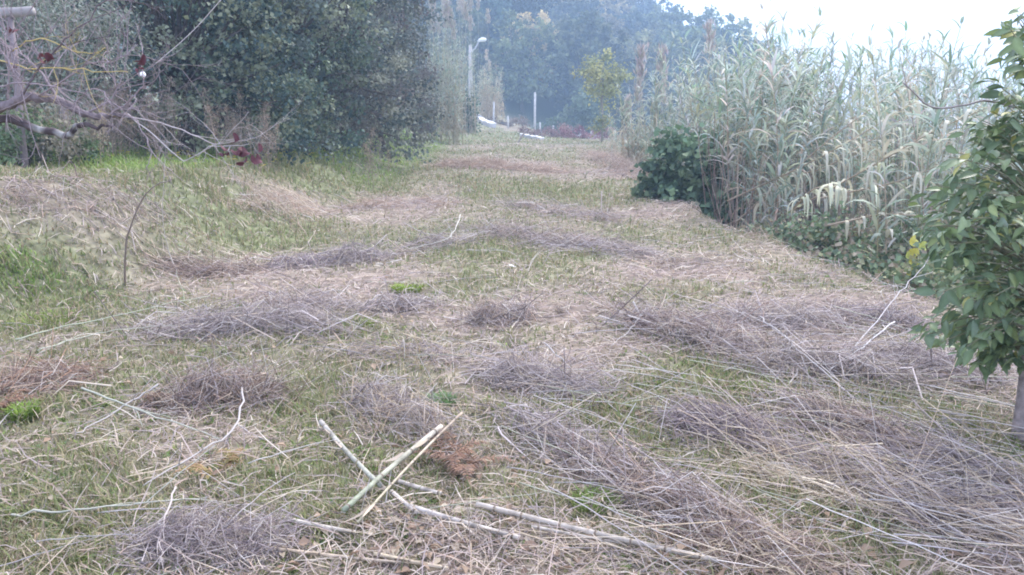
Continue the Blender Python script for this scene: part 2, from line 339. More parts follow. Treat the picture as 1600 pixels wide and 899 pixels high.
# ------------------------------------------------------------------ brush heaps
TW_GREY = [[.37, .32, .305], [.30, .255, .245], [.47, .42, .395], [.20, .165, .16], [.40, .335, .27]]
TW_BROWN = [[.33, .25, .20], [.26, .19, .16], [.42, .33, .25], [.2, .15, .13]]
TW_STRAW = [[.52, .43, .30], [.46, .36, .26], [.58, .5, .37], [.36, .28, .22]]
TW_HAY = [[.50, .37, .28], [.44, .32, .25], [.56, .45, .34], [.36, .26, .2]]
TW_DARK = [[.28, .23, .235], [.21, .17, .175], [.35, .30, .295]]
TW_RUST = [[.33, .205, .135], [.38, .26, .18], [.26, .165, .12]]
def heap(a, b, wid, hgt, n, pal, lab, tl=.5, spread=.5, rad=.0025, upright=0.0, group='brush heaps on the mown field', cat='brush heap', name='brush_heap'):
    a = at(*a) if len(a) == 2 else Vector(a); b = at(*b); ctr = (a + b) / 2
    ax = np.array([b.x - a.x, b.y - a.y]); LL = np.linalg.norm(ax); ang0 = math.atan2(ax[1], ax[0])
    hgt *= 1.15; wid *= 1.15; n = int(n * 1.75); tl *= .85
    t = R.uniform(-.5, .5, n) ; t = np.where(R.random(n) < .25, t * 1.5, t); off = R.normal(0, 1, n) * np.where(R.random(n) < .22, 1.0, .42) * wid * .5 * (1 - .5 * np.minimum(2 * np.abs(t), 1) ** 2)
    px_ = ctr.x + ax[0] * t - ax[1] / LL * off; py_ = ctr.y + ax[1] * t + ax[0] / LL * off
    prof = np.exp(-(off / (wid * .35)) ** 2) * np.maximum(1 - (2 * np.abs(t)) ** 4, .05) * hgt * (.6 + .8 * vnoise(px_ * 4, py_ * 4, 12))
    kp = vnoise(px_ * 5.5, py_ * 5.5, 19) * .6 + vnoise(px_ * 13, py_ * 13, 23) * .4 > .36 + .12 * (R.random(n) - .5); px_, py_, prof, t, off = px_[kp], py_[kp], prof[kp], t[kp], off[kp]; n = len(px_)
    zz = R.beta(1.6, 1.2, n) * prof
    az = ang0 + R.normal(0, spread * np.where(R.random(n) < .3, 2.2, .9)) + math.pi * (R.random(n) < .3)
    el = R.normal(.04, .2, n) + upright * R.random(n)
    Lg = R.gamma(4, tl / 4, n).clip(.06, tl * 1.7); kk = 4
    D = np.stack([np.cos(az) * np.cos(el), np.sin(az) * np.cos(el), np.sin(el)], -1)
    P = np.stack([px_, py_, zz], -1)[:, None] + D[:, None] * (np.linspace(-.5, .5, kk)[None] * Lg[:, None])[..., None]
    P = P + R.normal(0, 1, (n, kk, 3)) * (Lg * R.uniform(.03, .20, n))[:, None, None]
    dd = np.abs(np.linspace(-1, 1, kk)) ** 2
    P[..., 2] -= (dd[None] * (zz * .55)[:, None])
    P[..., 2] = np.maximum(P[..., 2], .004) + H(P[..., 0], P[..., 1])
    mb = MB(); loc = np.array([ctr.x, ctr.y, float(H(ctr.x, ctr.y))])
    d_ = math.hypot(ctr.x, ctr.y)
    cc_ = pick(pal, n, amt=.35); pl = R.random(n) < .14; cc_[pl] = pick([[.60, .55, .50], [.55, .48, .38]], int(pl.sum()), amt=.15)
    sticks(mb, P - loc, cc_, R.uniform(.35, 1.0, n) * np.where(R.random(n) < .07, 2.4, 1.0) * (rad * .8 + .00014 * d_))
    o = mb.build(name, M_TWIG); o.location = loc
    return tag(o, lab, cat, group)
GEN = 'tangled grey brush heap of cut stems lying on the mown field'
heap((275, 520), (520, 515), .55, .17, 900, TW_GREY, 'broad tangled grey brush heap with pale sticks, crossed by long stalks near the bank foot', .45, .9)
heap((420, 480), (530, 490), .5, .16, 380, TW_GREY + TW_BROWN[:1], 'small steep grey brush heap joined to the broad one by the bank foot', .4, .9)
heap((270, 635), (420, 620), .34, .17, 620, TW_BROWN + TW_GREY[:1], 'brown brush heap with upright twigs behind the forked white branch', .33, 1.0, upright=1.1)
heap((235, 860), (440, 855), .34, .12, 950, TW_DARK + TW_GREY, 'dense dark grey brush heap beside the short cane piece', .22, 1.2, .0018)
heap((580, 485), (680, 480), .35, .10, 300, TW_GREY, GEN, .3, .9)
heap((735, 505), (835, 500), .35, .16, 360, TW_BROWN + TW_GREY, 'round twiggy brush heap with upright stems in mid field', .3, 1.1, upright=.9)
heap((570, 620), (690, 690), .36, .12, 650, TW_GREY + TW_STRAW[:2], 'swept grey and straw brush heap behind the crossed canes', .35, .5, .002)
heap((770, 590), (920, 620), .36, .12, 520, TW_GREY, GEN, .38, .7)
heap((1050, 655), (1190, 690), .32, .10, 620, TW_DARK, 'dark purplish brush heap of fine twigs beside a pale stalk row', .25, .9, .002)
heap((985, 500), (1180, 560), .55, .15, 700, TW_BROWN + TW_GREY, 'long brown and grey brush heap above the green grass patch', .5, .5)
heap((1130, 500), (1320, 515), .5, .12, 450, TW_GREY, GEN, .4, .7)
heap((1160, 565), (1400, 600), .42, .12, 700, TW_GREY, 'wide grey brush heap topped by a forked white stick', .55, .7)
heap((1240, 640), (1480, 735), .22, .09, 560, TW_BROWN + TW_GREY, 'brown brush row running down towards the citrus trunk', .45, .35)
heap((1310, 495), (1440, 515), .4, .12, 320, TW_DARK + TW_GREY, 'dark grey brush heap below the overhanging citrus leaves', .35, .8)
heap((1400, 720), (1620, 800), .22, .07, 380, TW_GREY + TW_STRAW[:1], 'long grey row of flattened stalks in front of the citrus trunk', .6, .22)
heap((1150, 690), (1640, 880), .17, .06, 560, TW_GREY + TW_STRAW, 'longest row of pale flattened stalks with a bright straw sheaf', .7, .16)
heap((1180, 745), (1330, 790), .16, .06, 420, TW_STRAW[:3] + [[.68, .60, .45]], 'bright pale straw sheaf lying on the longest stalk row', .3, .3, .002)
heap((800, 660), (1010, 760), .2, .08, 420, TW_GREY, 'narrow grey brush row ending at the rusty bracken', .4, .4)
heap((930, 740), (1180, 860), .22, .09, 720, TW_BROWN + TW_GREY, 'brown brush row with a long pale stalk along its spine', .42, .35)
heap((1090, 850), (1300, 905), .25, .07, 600, TW_BROWN + TW_STRAW[:1], 'low brown leafy brush heap beside the longest cane', .3, .6, .002)
heap((600, 400), (720, 378), .5, .10, 260, TW_GREY + TW_STRAW[:1], 'thin grey brush heap with crossed pale sticks on top', .6, .6)
heap((750, 362), (980, 395), .7, .12, 480, TW_BROWN + TW_GREY, 'long low brush row across the middle of the field', .6, .5)
heap((860, 385), (1010, 400), .5, .10, 260, TW_GREY, GEN, .5, .6)
heap((1030, 418), (1095, 405), .45, .12, 240, TW_STRAW + TW_GREY[:2], 'small rounded straw heap near the reed edge', .3, .9)
heap((515, 415), (590, 405), .5, .18, 260, TW_DARK + TW_GREY, 'two dark brush tussocks near the foot of the bank', .35, .9, upright=.6)
heap((430, 420), (500, 410), .4, .12, 220, TW_DARK, GEN, .3, .9)
heap((690, 262), (800, 262), 1.3, .28, 900, TW_HAY, 'reddish hay heap lying where the field crests', .6, .9, .003)
heap((790, 262), (880, 270), 1.0, .14, 420, TW_HAY, 'flattened reddish hay beside the crest heap', .6, .9, .003)
heap((380, 330), (480, 325), .8, .10, 380, TW_STRAW + TW_HAY, 'pale straw heap lying over the bank face', .5, .9)
heap((560, 325), (700, 318), .8, .10, 420, TW_HAY + TW_GREY[:1], 'pinkish straw heap at the end of the bank', .5, .9)
heap((800, 322), (960, 345), .8, .10, 380, TW_GREY + TW_HAY[:1], GEN, .6, .6)
heap((920, 240), (1000, 280), 1.2, .35, 700, TW_HAY + TW_GREY[:1], 'hay mound on the field edge beside the ivy mound', .7, .7, .003)
heap((1185, 378), (1240, 390), .6, .25, 300, TW_STRAW + TW_BROWN[:2], 'dead stems heaped on the field edge at the reed foot', .5, 1.0, upright=.7)
heap((0, 610), (130, 590), .4, .09, 450, TW_RUST[:2] + TW_BROWN, 'reddish brown brush heap at the foot of the bank', .3, .9)
heap((20, 320), (260, 330), .9, .06, 330, TW_BROWN + TW_GREY[:2], 'brown dead stems heaped over the bank below the green shrub', .4, .9)
heap((260, 420), (400, 425), .5, .08, 350, TW_BROWN, 'brown dead stems beside the slender bent sapling', .4, .9)
heap((560, 560), (700, 560), .4, .08, 350, TW_STRAW[:2] + TW_GREY[:2], 'loose straw heap between the grey brush heaps', .35, .9)
heap((1060, 345), (1150, 352), .5, .12, 260, TW_STRAW + TW_HAY, 'pale straw heap against the reed thicket', .4, .9)
heap((1400, 560), (1560, 600), .4, .10, 420, TW_GREY, 'grey brush heap tucked behind the citrus trunk', .4, .7)

# ------------------------------------------------------------------ big canes, pale branches and stalks
def cane(a, b, rad, lab, cols, sag=.0, lift=(0.03, 0.03), nodes=5, name='cut_cane', leafy=False):
    A, B = at(*a), at(*b); A.z += lift[0]; B.z += lift[1]
    root = thing(name, A, lab, 'cane', 'cut canes lying in the straw')
    kk = 14; t = np.linspace(0, 1, kk)[:, None]; d = np.array(B - A)
    side = unit(np.cross(d, upv)); Ln = np.linalg.norm(d)
    P = d * t + side * (np.sin(t * 3.0) * Ln * .012) + upv * (-sag * 4 * t * (1 - t))
    gz = H(P[:, 0] + A.x, P[:, 1] + A.y) - A.z + rad * .9
    P[:, 2] = np.maximum(P[:, 2], gz)
    rr = rad * np.linspace(1.0, .82, kk)
    c0, c1 = np.array(cols[0]), np.array(cols[1]); cc = c0 * (1 - t) + c1 * t; cc = cc * (1 + .12 * (R.random((kk, 1)) * 2 - 1))
    rr = rr * .8; rad = rad * .8
    dirt = R.random((kk, 1)) < .25; cc = np.where(dirt, cc * .72, cc * .94)
    mb = MB(); tube(mb, P, rr, cc, 10, .04); mb.build('culm', M_CANE, root)
    for q_ in R.uniform(.1, .9, max(1, nodes // 2)):          # papery leaf sheaths
        p = np.array([np.interp(q_, t[:, 0], P[:, a_]) for a_ in range(3)]); dn = d / Ln; tt = np.linspace(0, 1, 6); L_ = R.uniform(.08, .2)
        Q = p + dn * (tt * L_)[:, None] + (side * R.choice([-1, 1]) * .5 + upv * .45) * (rad * 1.2 + tt ** 2 * L_ * .35)[:, None]
        mb = MB(); ribbons(mb, Q[None], np.array([[.9, 1, .9, .7, .4, .05]]) * rad * .9, unit(np.cross(dn, upv))[None] + upv * .4, pick([[.46, .39, .29], [.40, .34, .27]], 1)); mb.build('sheath', M_STRAW, root)
    for q_ in np.linspace(.07, .95, nodes) + R.uniform(-.02, .02, nodes):
        p = np.array([np.interp(q_, t[:, 0], P[:, a_]) for a_ in range(3)]); dn = d / Ln; r0 = rad * (1 - .18 * q_)
        mb = MB(); tube(mb, [p - dn * .006, p - dn * .002, p + dn * .002, p + dn * .006], [r0 * 1.0, r0 * 1.13, r0 * 1.13, r0 * 1.0], np.array([[.30, .25, .18], [.14, .11, .09], [.2, .16, .12], [.42, .38, .28]]), 10); mb.build('node', M_CANE, root)
    return root
PALE = ((.44, .40, .34), (.48, .43, .36)); GRN = ((.50, .46, .36), (.30, .36, .20)); GREYC = ((.42, .39, .35), (.48, .44, .38))
cane((502, 677), (604, 778), .0165, 'grey cut cane crossing under the greenish one', ((.38, .36, .32), (.35, .36, .28)), lift=(.06, .03), nodes=4)
cane((690, 700), (538, 822), .0165, 'greenish cut cane lying over the grey one to form a cross', ((.48, .43, .35), (.30, .34, .23)), lift=(.11, .06), nodes=4)
cane((722, 692), (560, 838), .0075, 'thin straw coloured cane beside the greenish crossed cane', ((.50, .40, .30), (.46, .42, .28)), lift=(.15, .05), nodes=5)
cane((450, 826), (556, 845), .0125, 'short pale cane piece near the dark brush heap', PALE, lift=(.035, .03), nodes=2)
cane((612, 786), (652, 816), .0125, 'short grey cane stub below the cane cross', GREYC, lift=(.05, .04), nodes=2)
cane((640, 808), (812, 856), .015, 'smooth grey cane running out from the cane stub', GREYC, lift=(.045, .035), nodes=3)
cane((618, 768), (690, 790), .013, 'short pale cane behind the cane stub', PALE, lift=(.05, .05), nodes=2)
cane((745, 808), (1120, 897), .015, 'longest pale cane on the straw, with many joints', PALE, lift=(.05, .05), nodes=7)
cane((585, 878), (700, 903), .011, 'thin yellowish cane half buried in straw', ((.52, .44, .3), (.5, .42, .3)), lift=(.03, .03), nodes=3)
cane((420, 870), (640, 893), .008, 'slender brown cane under the loose straw', ((.45, .36, .25), (.5, .42, .32)), lift=(.03, .03), nodes=4)
cane((830, 842), (1000, 870), .008, 'slender pale cane alongside the longest one', PALE, lift=(.05, .04), nodes=4)

def grow(mb, p, d, Ln, r, depth, col, curl=.25, kids=(2, 4), shrink=.62, up=.0, kk=7, tips=None, spread=.8):
    p = np.array(p, float); d = unit(np.array(d, float)); pts = [p]; 
    for s_ in range(kk - 1):
        d = unit(d + R.normal(0, curl, 3) * .5 + np.array([0, 0, up]) * .3); pts.append(pts[-1] + d * Ln / (kk - 1))
    pts = np.array(pts); tube(mb, pts, np.linspace(r, r * .55, kk), col * (1 + .15 * (R.random() * 2 - 1)), 5 if r > .008 else 3, .08 if r > .01 else 0, cap=r > .006)
    if tips is not None: tips.append((pts[-1], d))
    if depth > 0:
        for _ in range(R.integers(*kids)):
            q_ = R.uniform(.3, 1.0); i_ = min(int(q_ * (kk - 1)), kk - 2); nd = unit(unit(pts[i_ + 1] - pts[i_]) + R.normal(0, spread, 3) * .7)
            grow(mb, pts[i_ + 1], nd, Ln * shrink * R.uniform(.7, 1.2), r * .55, depth - 1, col, curl, kids, shrink, up, kk, tips, spread)
    return pts
def sm(pts, k=18, j=.0):
    pts = np.array(pts, float); t = np.linspace(0, len(pts) - 1, k); i_ = np.clip(t.astype(int), 0, len(pts) - 2); f = (t - i_)[:, None]
    p0 = pts[np.maximum(i_ - 1, 0)]; p1 = pts[i_]; p2 = pts[i_ + 1]; p3 = pts[np.minimum(i_ + 2, len(pts) - 1)]
    o = .5 * (2 * p1 + (p2 - p0) * f + (2 * p0 - 5 * p1 + 4 * p2 - p3) * f ** 2 + (3 * p1 - p0 - 3 * p2 + p3) * f ** 3)
    o[1:-1] += R.normal(0, j, (k - 2, 3)) if j else 0
    return o
def polybranch(name, pixels, lifts, r, col, lab, cat, side=2, group=None):
    pts = []
    for (a, b), lf in zip(pixels, lifts): p = at(a, b); pts.append((p.x, p.y, p.z + lf))
    pts = np.array(pts); o0 = pts[0].copy(); pts -= o0
    P = sm(pts, 16, .005)
    mb = MB(); col = np.array(col); tube(mb, P, np.linspace(r, r * .45, 16), col, 6, .1)
    for _ in range(side):
        i_ = R.integers(4, 14); grow(mb, P[i_], unit(P[i_ + 1] - P[i_]) + R.normal(0, .6, 3) + np.array([0, 0, .2]), R.uniform(.15, .35), r * .5, 1, col, .2, (0, 3), .6)
    o = mb.build(name, M_TWIG); o.location = o0
    return tag(o, lab, cat, group)
WHITE = (.41, .385, .36)
polybranch('dead_branch', [(380, 640), (372, 690), (300, 735), (225, 775)], [.12, .08, .06, .04], .006, WHITE, 'forked white dead branch lying beside the brown brush heap', 'branch', 5)
polybranch('dead_branch', [(250, 640), (200, 655), (120, 690)], [.14, .08, .04], .006, WHITE, 'straight grey dead branch leaning on the brown brush heap', 'branch', 2)
polybranch('dead_branch', [(1185, 545), (1240, 580), (1330, 640)], [.22, .16, .06], .006, WHITE, 'white dead branch lying over the wide grey brush heap', 'branch', 4)
polybranch('dead_branch', [(1395, 540), (1340, 575), (1295, 600)], [.16, .12, .08], .005, (.6, .58, .55), 'pale forked stick propped on the wide grey brush heap', 'branch', 4)
polybranch('dead_branch', [(1330, 560), (1400, 500), (1440, 470)], [.05, .2, .3], .005, (.5, .47, .45), 'pale dead branch leaning towards the citrus leaves', 'branch', 3)
polybranch('dead_branch', [(850, 560), (910, 610), (985, 670)], [.1, .06, .03], .005, WHITE, 'thin white dead branch crossing the mid field brush', 'branch', 3)
polybranch('dead_branch', [(280, 830), (256, 870), (255, 899)], [.18, .1, .04], .004, (.5, .44, .4), 'thin forked dead branch standing in the dark grey brush heap', 'branch', 4)
polybranch('dead_branch', [(720, 365), (700, 385), (640, 395)], [.25, .1, .05], .008, (.55, .52, .45), 'crossed pale dead branch on the thin grey brush heap', 'branch', 4)
polybranch('dead_branch', [(1010, 505), (985, 530), (955, 548)], [.12, .07, .03], .005, WHITE, 'short white dead branch above the long brown heap', 'branch', 1)
polybranch('dead_branch', [(1245, 590), (1210, 665), (1290, 635)], [.05, .05, .05], .005, WHITE, 'bent white dead branch at the top of the brown brush row', 'branch', 2)
polybranch('green_stalk', [(130, 635), (220, 665), (345, 702)], [.1, .08, .05], .006, (.40, .41, .33), 'long pale green stalk lying beside the forked white branch', 'stalk', 3)
polybranch('green_stalk', [(25, 545), (140, 520), (330, 490)], [.06, .08, .14], .006, (.42, .44, .32), 'long green stalk crossing to the broad grey brush heap', 'stalk', 2)
polybranch('green_stalk', [(60, 560), (160, 535), (280, 530)], [.05, .07, .1], .005, (.46, .46, .36), 'second green stalk lying alongside the one crossing the grey brush heap', 'stalk', 2)
polybranch('green_stalk', [(20, 825), (130, 818), (330, 800)], [.05, .06, .06], .005, (.44, .44, .36), 'pale green stalk lying behind the dark grey brush heap', 'stalk', 3)

protos = []
for q_ in range(8):
    mb = MB(); kk = 9; t = np.linspace(-.5, .5, kk); bend = R.uniform(-.06, .06)
    P = np.stack([t, bend * (1 - (2 * t) ** 2) + R.normal(0, .004, kk), .012 * (1 - (2 * t) ** 2) + R.normal(0, .002, kk)], 1)
    tube(mb, P, np.linspace(.0032, .0016, kk), np.array([[.56, .48, .36], [.44, .41, .40], [.52, .495, .46], [.42, .43, .33]])[q_ % 4], 4)
    for _ in range(R.integers(0, 4)):
        i_ = R.integers(2, 7); e = P[i_] + np.array([R.uniform(.05, .14), R.uniform(-.09, .09), R.uniform(0, .03)])
        tube(mb, [P[i_], (P[i_] + e) / 2 + R.normal(0, .006, 3), e], [.0017, .0013, .0008], [.5, .45, .38], 3, cap=False)
    protos.append(mb.mesh('fallen_stalk', M_TWIG))
for q_ in range(230):
    if q_ < 150: px, py = R.uniform(880, 1640), R.uniform(520, 890); az = R.normal(-.55, .35)
    elif q_ < 190: px, py = R.uniform(20, 880), R.uniform(460, 890); az = R.uniform(0, math.pi)
    else: px, py = R.uniform(560, 1300), R.uniform(330, 480); az = R.normal(-.3, .5)
    p = at(px, py); s_ = R.uniform(.35, 1.0) * (1 if q_ < 150 else .7)
    e1 = np.array([math.cos(az), math.sin(az)]) * s_ * .5
    za, zb = H(p.x - e1[0], p.y - e1[1]), H(p.x + e1[0], p.y + e1[1])
    o = link('fallen_stalk', protos[q_ % 8]); lift = abs(R.normal(0.015, .03)) + .02
    o.location = (p.x, p.y, max(p.z, (za + zb) / 2) + lift); o.scale = (s_, s_, max(.9, s_)); wv = R.uniform(.75, 1.2)
    o.rotation_euler = (0, -math.atan2(zb - za, s_) + R.normal(0, .03), az); o.color = (wv, wv, wv, 1)
    reg = ('among the flattened stalk rows near the citrus tree', 'on the green side of the field near the bank', 'in the far middle of the field')[0 if q_ < 150 else 1 if q_ < 190 else 2]; cn = ('straw coloured', 'grey', 'whitish', 'greenish')[q_ % 4]
    tag(o, cn + ' loose dry stalk ' + reg, 'stalk', cn + ' stalks ' + reg)

heap((560, 800), (760, 860), .3, .04, 110, TW_STRAW + TW_GREY, 'thin straw and twigs strewn across the cut canes', .3, 1.2, .002)
heap((800, 840), (1060, 905), .24, .05, 130, TW_STRAW + TW_GREY, 'loose pale stems covering part of the longest cane', .4, .6, .002)
# dead bracken, green tufts, pale scraps
def fern(px, py, n, ln, pal, lab, name='dead_bracken', lift=.06):
    c0 = at(px, py); root = thing(name, c0, lab, 'fern')
    for f_ in range(n):
        az = R.uniform(0, 2 * math.pi); L_ = ln * R.uniform(.7, 1.15); kk = 14; t = np.linspace(0, 1, kk)
        d = np.array([math.cos(az), math.sin(az)]); s0 = R.normal(0, ln * .25, 2)
        ctr = np.stack([s0[0] + d[0] * t * L_, s0[1] + d[1] * t * L_, lift * np.sin(t * 2.6) + .01 + f_ * .006], 1)
        ctr[:, 2] += H(ctr[:, 0] + c0.x, ctr[:, 1] + c0.y) - c0.z
        mb = MB(); col = pick(pal, 1)[0]; tube(mb, ctr, np.linspace(.003, .001, kk), col, 3, cap=False)
        for s_ in (-1, 1):
            Pb = np.repeat(ctr[1:], 3, 0) + R.normal(0, .003, (39, 3)); n_ = len(Pb); tt = np.repeat(t[1:], 3)
            Dv = np.stack([np.full(n_, d[0] * .5 - s_ * d[1]), np.full(n_, d[1] * .5 + s_ * d[0]), R.uniform(-.35, .25, n_)], 1) + R.normal(0, .12, (n_, 3))
            leaves(mb, Pb, unit(Dv), np.tile(upv, (n_, 1)), L_ * .32 * (1.05 - tt), np.full(n_, .004), pick(pal, n_))
        mb.build('frond', M_STRAW, root)
    return root
fern(735, 745, 7, .24, TW_RUST + TW_BROWN[:1], 'rusty orange dead bracken beside the crossed canes')
fern(690, 725, 4, .2, TW_RUST, 'small rusty bracken sprig at the tip of the greenish cane')
fern(345, 745, 4, .2, [[.40, .27, .16], [.34, .28, .12]], 'faded brown bracken under the forked white branch')
fern(265, 632, 4, .22, TW_BROWN[:2] + [[.36, .24, .15]], 'brown bracken at the foot of the brown brush heap')
fern(20, 640, 4, .25, TW_RUST, 'rusty bracken beside the bright grass tuft')
def tuft(px, py, n, ln, col, lab, rad=.08, name='grass_tuft'):
    c0 = at(px, py); a = R.uniform(0, 2 * math.pi, n); r_ = rad * np.sqrt(R.random(n)); ox, oy = r_ * np.cos(a), r_ * np.sin(a)
    P0 = np.stack([ox, oy, H(ox + c0.x, oy + c0.y) - c0.z - .005], 1); a2 = a + R.normal(0, .8, n); Ln = ln * R.uniform(.5, 1.1, n)
    hd = np.stack([np.cos(a2), np.sin(a2), 0 * a2], 1); sp = R.uniform(.3, 1.0, n)[:, None]
    P1 = P0 + (hd * .4 * sp + upv) * (Ln * .5)[:, None]; P2 = P1 + (hd * sp + upv * .35) * (Ln * .5)[:, None]
    S = np.stack([-np.sin(a2), np.cos(a2), 0 * a2], 1); w = np.full(n, .0025 + .0005 * c0.y)
    mb = MB(); ribbons(mb, np.stack([P0, P1, P2], 1), np.stack([w, w * .9, w * .2], 1), S, jit(col, n, .2))
    o = mb.build(name, M_GRASS); o.location = c0; return tag(o, lab, 'grass tuft', kind='stuff')
tuft(636, 458, 420, .11, [.26, .36, .05], 'bright green grass tuft behind the small grey brush heap', .13)
tuft(552, 510, 380, .07, [.26, .33, .08], 'low green grass tuft beside the broad grey brush heap', .16)
tuft(38, 655, 300, .11, [.24, .34, .07], 'bright green grass tuft beside the rusty bracken', .07)
tuft(40, 425, 420, .08, [.26, .36, .11], 'lush green grass tuft growing low on the bank', .25)
tuft(75, 455, 300, .08, [.25, .33, .12], 'spreading green grass tuft beneath the lush one on the bank', .35)
tuft(70, 505, 260, .09, [.25, .31, .09], 'low green grass tuft at the bank foot', .25)
tuft(1385, 600, 220, .07, [.26, .31, .09], 'small green grass tuft between grey brush and citrus tree', .1)
tuft(1190, 620, 380, .07, [.24, .30, .08], 'wide green grass tuft below the long brown brush heap', .22)
tuft(930, 790, 260, .08, [.22, .30, .09], 'green weed tuft beside the narrow grey brush row', .1)
tuft(690, 632, 220, .08, [.20, .31, .14], 'blue green weed tuft behind the crossed canes', .08)
for px, py, lab in ((800, 421, 'flat white scrap lying on the grass in mid field'), (1176, 690, 'narrow white scrap lying on the dark purplish brush heap')):
    p = at(px, py); mb = MB(); n_ = 7; t = np.linspace(0, 1, n_); x_ = (t - .5) * .09
    v = np.concatenate([np.stack([x_, .018 * np.sin(t * 3.1) + .004, .01 * np.sin(t * 5) + .006], 1), np.stack([x_, -.012 * np.sin(t * 3.1) - .002, .01 * np.cos(t * 4) + .004], 1)])
    v = np.concatenate([v, v - [0, 0, .003]]); q_ = [[j, j + 1, n_ + j + 1, n_ + j] for j in range(n_ - 1)] + [[2 * n_ + j, 3 * n_ + j, 3 * n_ + j + 1, 2 * n_ + j + 1] for j in range(n_ - 1)]
    mb.add(v, [.8, .8, .76], q_); o = mb.build('bark_scrap', M_STRAW); o.location = p + Vector((0, 0, .03)); tag(o, lab, 'scrap')

# ------------------------------------------------------------------ trees: leafy crowns
def crown(blobs, n, size, pal, clump=.28, lpc=80, aspect=.42, shell=.55, droop=-.15):
    mb = MB(); vol = np.array([b[1] * b[2] * b[3] for b in blobs]) ** .67; cnt = (n * vol / vol.sum()).astype(int)
    for b, m in zip(blobs, cnt):
        bt = R.uniform(.75, 1.35); nc = max(5, m // lpc); d = rnd_dir(nc); rr = (shell + (1 - shell) * R.random(nc) ** .6) * R.uniform(.82, 1.12, nc)
        C = np.array(b[0]) + d * rr[:, None] * np.array(b[1:4])
        id_ = R.integers(0, nc, m); P = C[id_] + R.normal(0, 1, (m, 3)) * clump * np.array([1, 1, .7]) * (.6 + .8 * R.random(nc))[id_][:, None]
        D = unit(d[id_] * .7 + rnd_dir(m) * .9 + np.array([0, 0, droop])); Nn = unit(rnd_dir(m) + np.array([0, 0, .8]))
        cc = np.asarray(pal, float)[R.integers(0, len(pal), nc)][id_] * (1 + .3 * (R.random((m, 1)) * 2 - 1)) * bt
        s_ = size * R.uniform(.6, 1.3, m); leaves(mb, P, D, Nn, s_, s_ * aspect, np.clip(cc, 0, 1))
    return mb
def tree(name, loc, blobs, n, size, pal, trunk_h, trunk_r, lab, cat='tree', group=None, rz=0, sc=1.0, m=None, bark=(.09, .075, .065), **kw):
    root = thing(name, loc, lab, cat, group, rz, sc)
    mb = MB(); c0 = np.array(bark)
    P = np.array([[0, 0, -.15], [.05, .02, trunk_h * .35], [-.04, .06, trunk_h * .7], [.03, 0, trunk_h]]) 
    tube(mb, P, [trunk_r * 1.3, trunk_r, trunk_r * .85, trunk_r * .6], c0, 8, .1)
    for b in blobs:
        st = P[2] * R.uniform(.6, 1); e = np.array(b[0]); md = (st + e) / 2 + R.normal(0, .12, 3) * trunk_h * .3
        tube(mb, [st, md, e], [trunk_r * .35, trunk_r * .2, trunk_r * .06], c0, 5, .1)
    mb.build('trunk', M_BARK, root)
    crown(blobs, n, size, pal, **kw).build('crown', m or M_LEAF, root)
    return root
def blobset(h, r, k, low=.25, squash=1.0):
    bl = [((0, 0, h * .58), r * .75, r * .75, h * .38)]
    for _ in range(k):
        a = R.uniform(0, 2 * math.pi); zz = R.uniform(low, .92) * h; q_ = r * (1 - .55 * abs(zz / h - .5)) * R.uniform(.45, .75)
        s_ = r * R.uniform(.32, .55); bl.append(((math.cos(a) * q_, math.sin(a) * q_, zz), s_, s_, s_ * .85 * squash))
    return bl
def puffs(h, r, k, low=.05):
    bl = [((0, 0, h * .5), r * .5, r * .5, h * .36)]
    for j in range(k):
        a = j * 2.4 + R.uniform(-.4, .4); f = (j + .5) / k; zz = (low + (1 - low) * f) * h; q_ = r * (1 - .75 * max(f - .45, 0) ** 1.3) * R.uniform(.55, 1.0)
        s_ = r * R.uniform(.20, .36); bl.append(((math.cos(a) * q_, math.sin(a) * q_, zz), s_, s_, s_ * .75))
    return bl
OAK = [[.07, .11, .085], [.12, .165, .105], [.055, .09, .08], [.22, .245, .16], [.17, .20, .125]]
OAK2 = [[.13, .165, .14], [.19, .21, .165], [.09, .12, .11], [.26, .27, .20], [.17, .18, .145]]
BRN = [[.16, .135, .12], [.13, .13, .10], [.20, .17, .14], [.11, .105, .09]]
OLV = [[.26, .30, .24], [.20, .25, .19], [.32, .35, .28], [.24, .25, .2]]
def tpos(px, d): x = (px - 800) / F_PX * d; return on(x, d)
tree('evergreen_oak', tpos(300, 15.5), puffs(5.8, 2.2, 52), 26000, .085, OAK, 2.4, .16, 'dark evergreen oak with deep shade gaps behind the dry weed stalks', clump=.13, lpc=36, shell=.8)
tree('evergreen_oak', tpos(425, 18), puffs(6.4, 2.2, 54), 26000, .09, OAK + OAK2[:1], 2.8, .18, 'dense dark evergreen oak whose lowest leaves reach the flowery grass', clump=.13, lpc=36, shell=.8)
tree('evergreen_oak', tpos(520, 22), puffs(7.2, 2.3, 54), 22000, .10, OAK2, 3.0, .18, 'grey green evergreen oak between the dark oak and the brown shrub', clump=.14, lpc=36, shell=.8)
tree('evergreen_oak', tpos(560, 28), puffs(7.6, 2.1, 54), 20000, .115, OAK2 + BRN[:1], 3.0, .18, 'tall bluish grey oak rising above the brown shrub', clump=.15, lpc=36, shell=.8)
tree('evergreen_oak', tpos(618, 36), puffs(8.0, 1.8, 46), 14000, .14, OAK2 + BRN[:2], 3.0, .18, 'slim greyish oak at the end of the tree line before the reeds', clump=.17, lpc=36, shell=.8)
tree('evergreen_oak', tpos(180, 19), blobset(7.0, 3.0, 16, .05), 12000, .10, OAK, 2.8, .2, 'dark oak standing behind the pale olive tree', clump=.3)
tree('evergreen_oak', tpos(390, 27), blobset(9.5, 3.2, 16, .1), 11000, .13, OAK, 4, .2, 'tall oak looming over the front row of oaks', clump=.36)
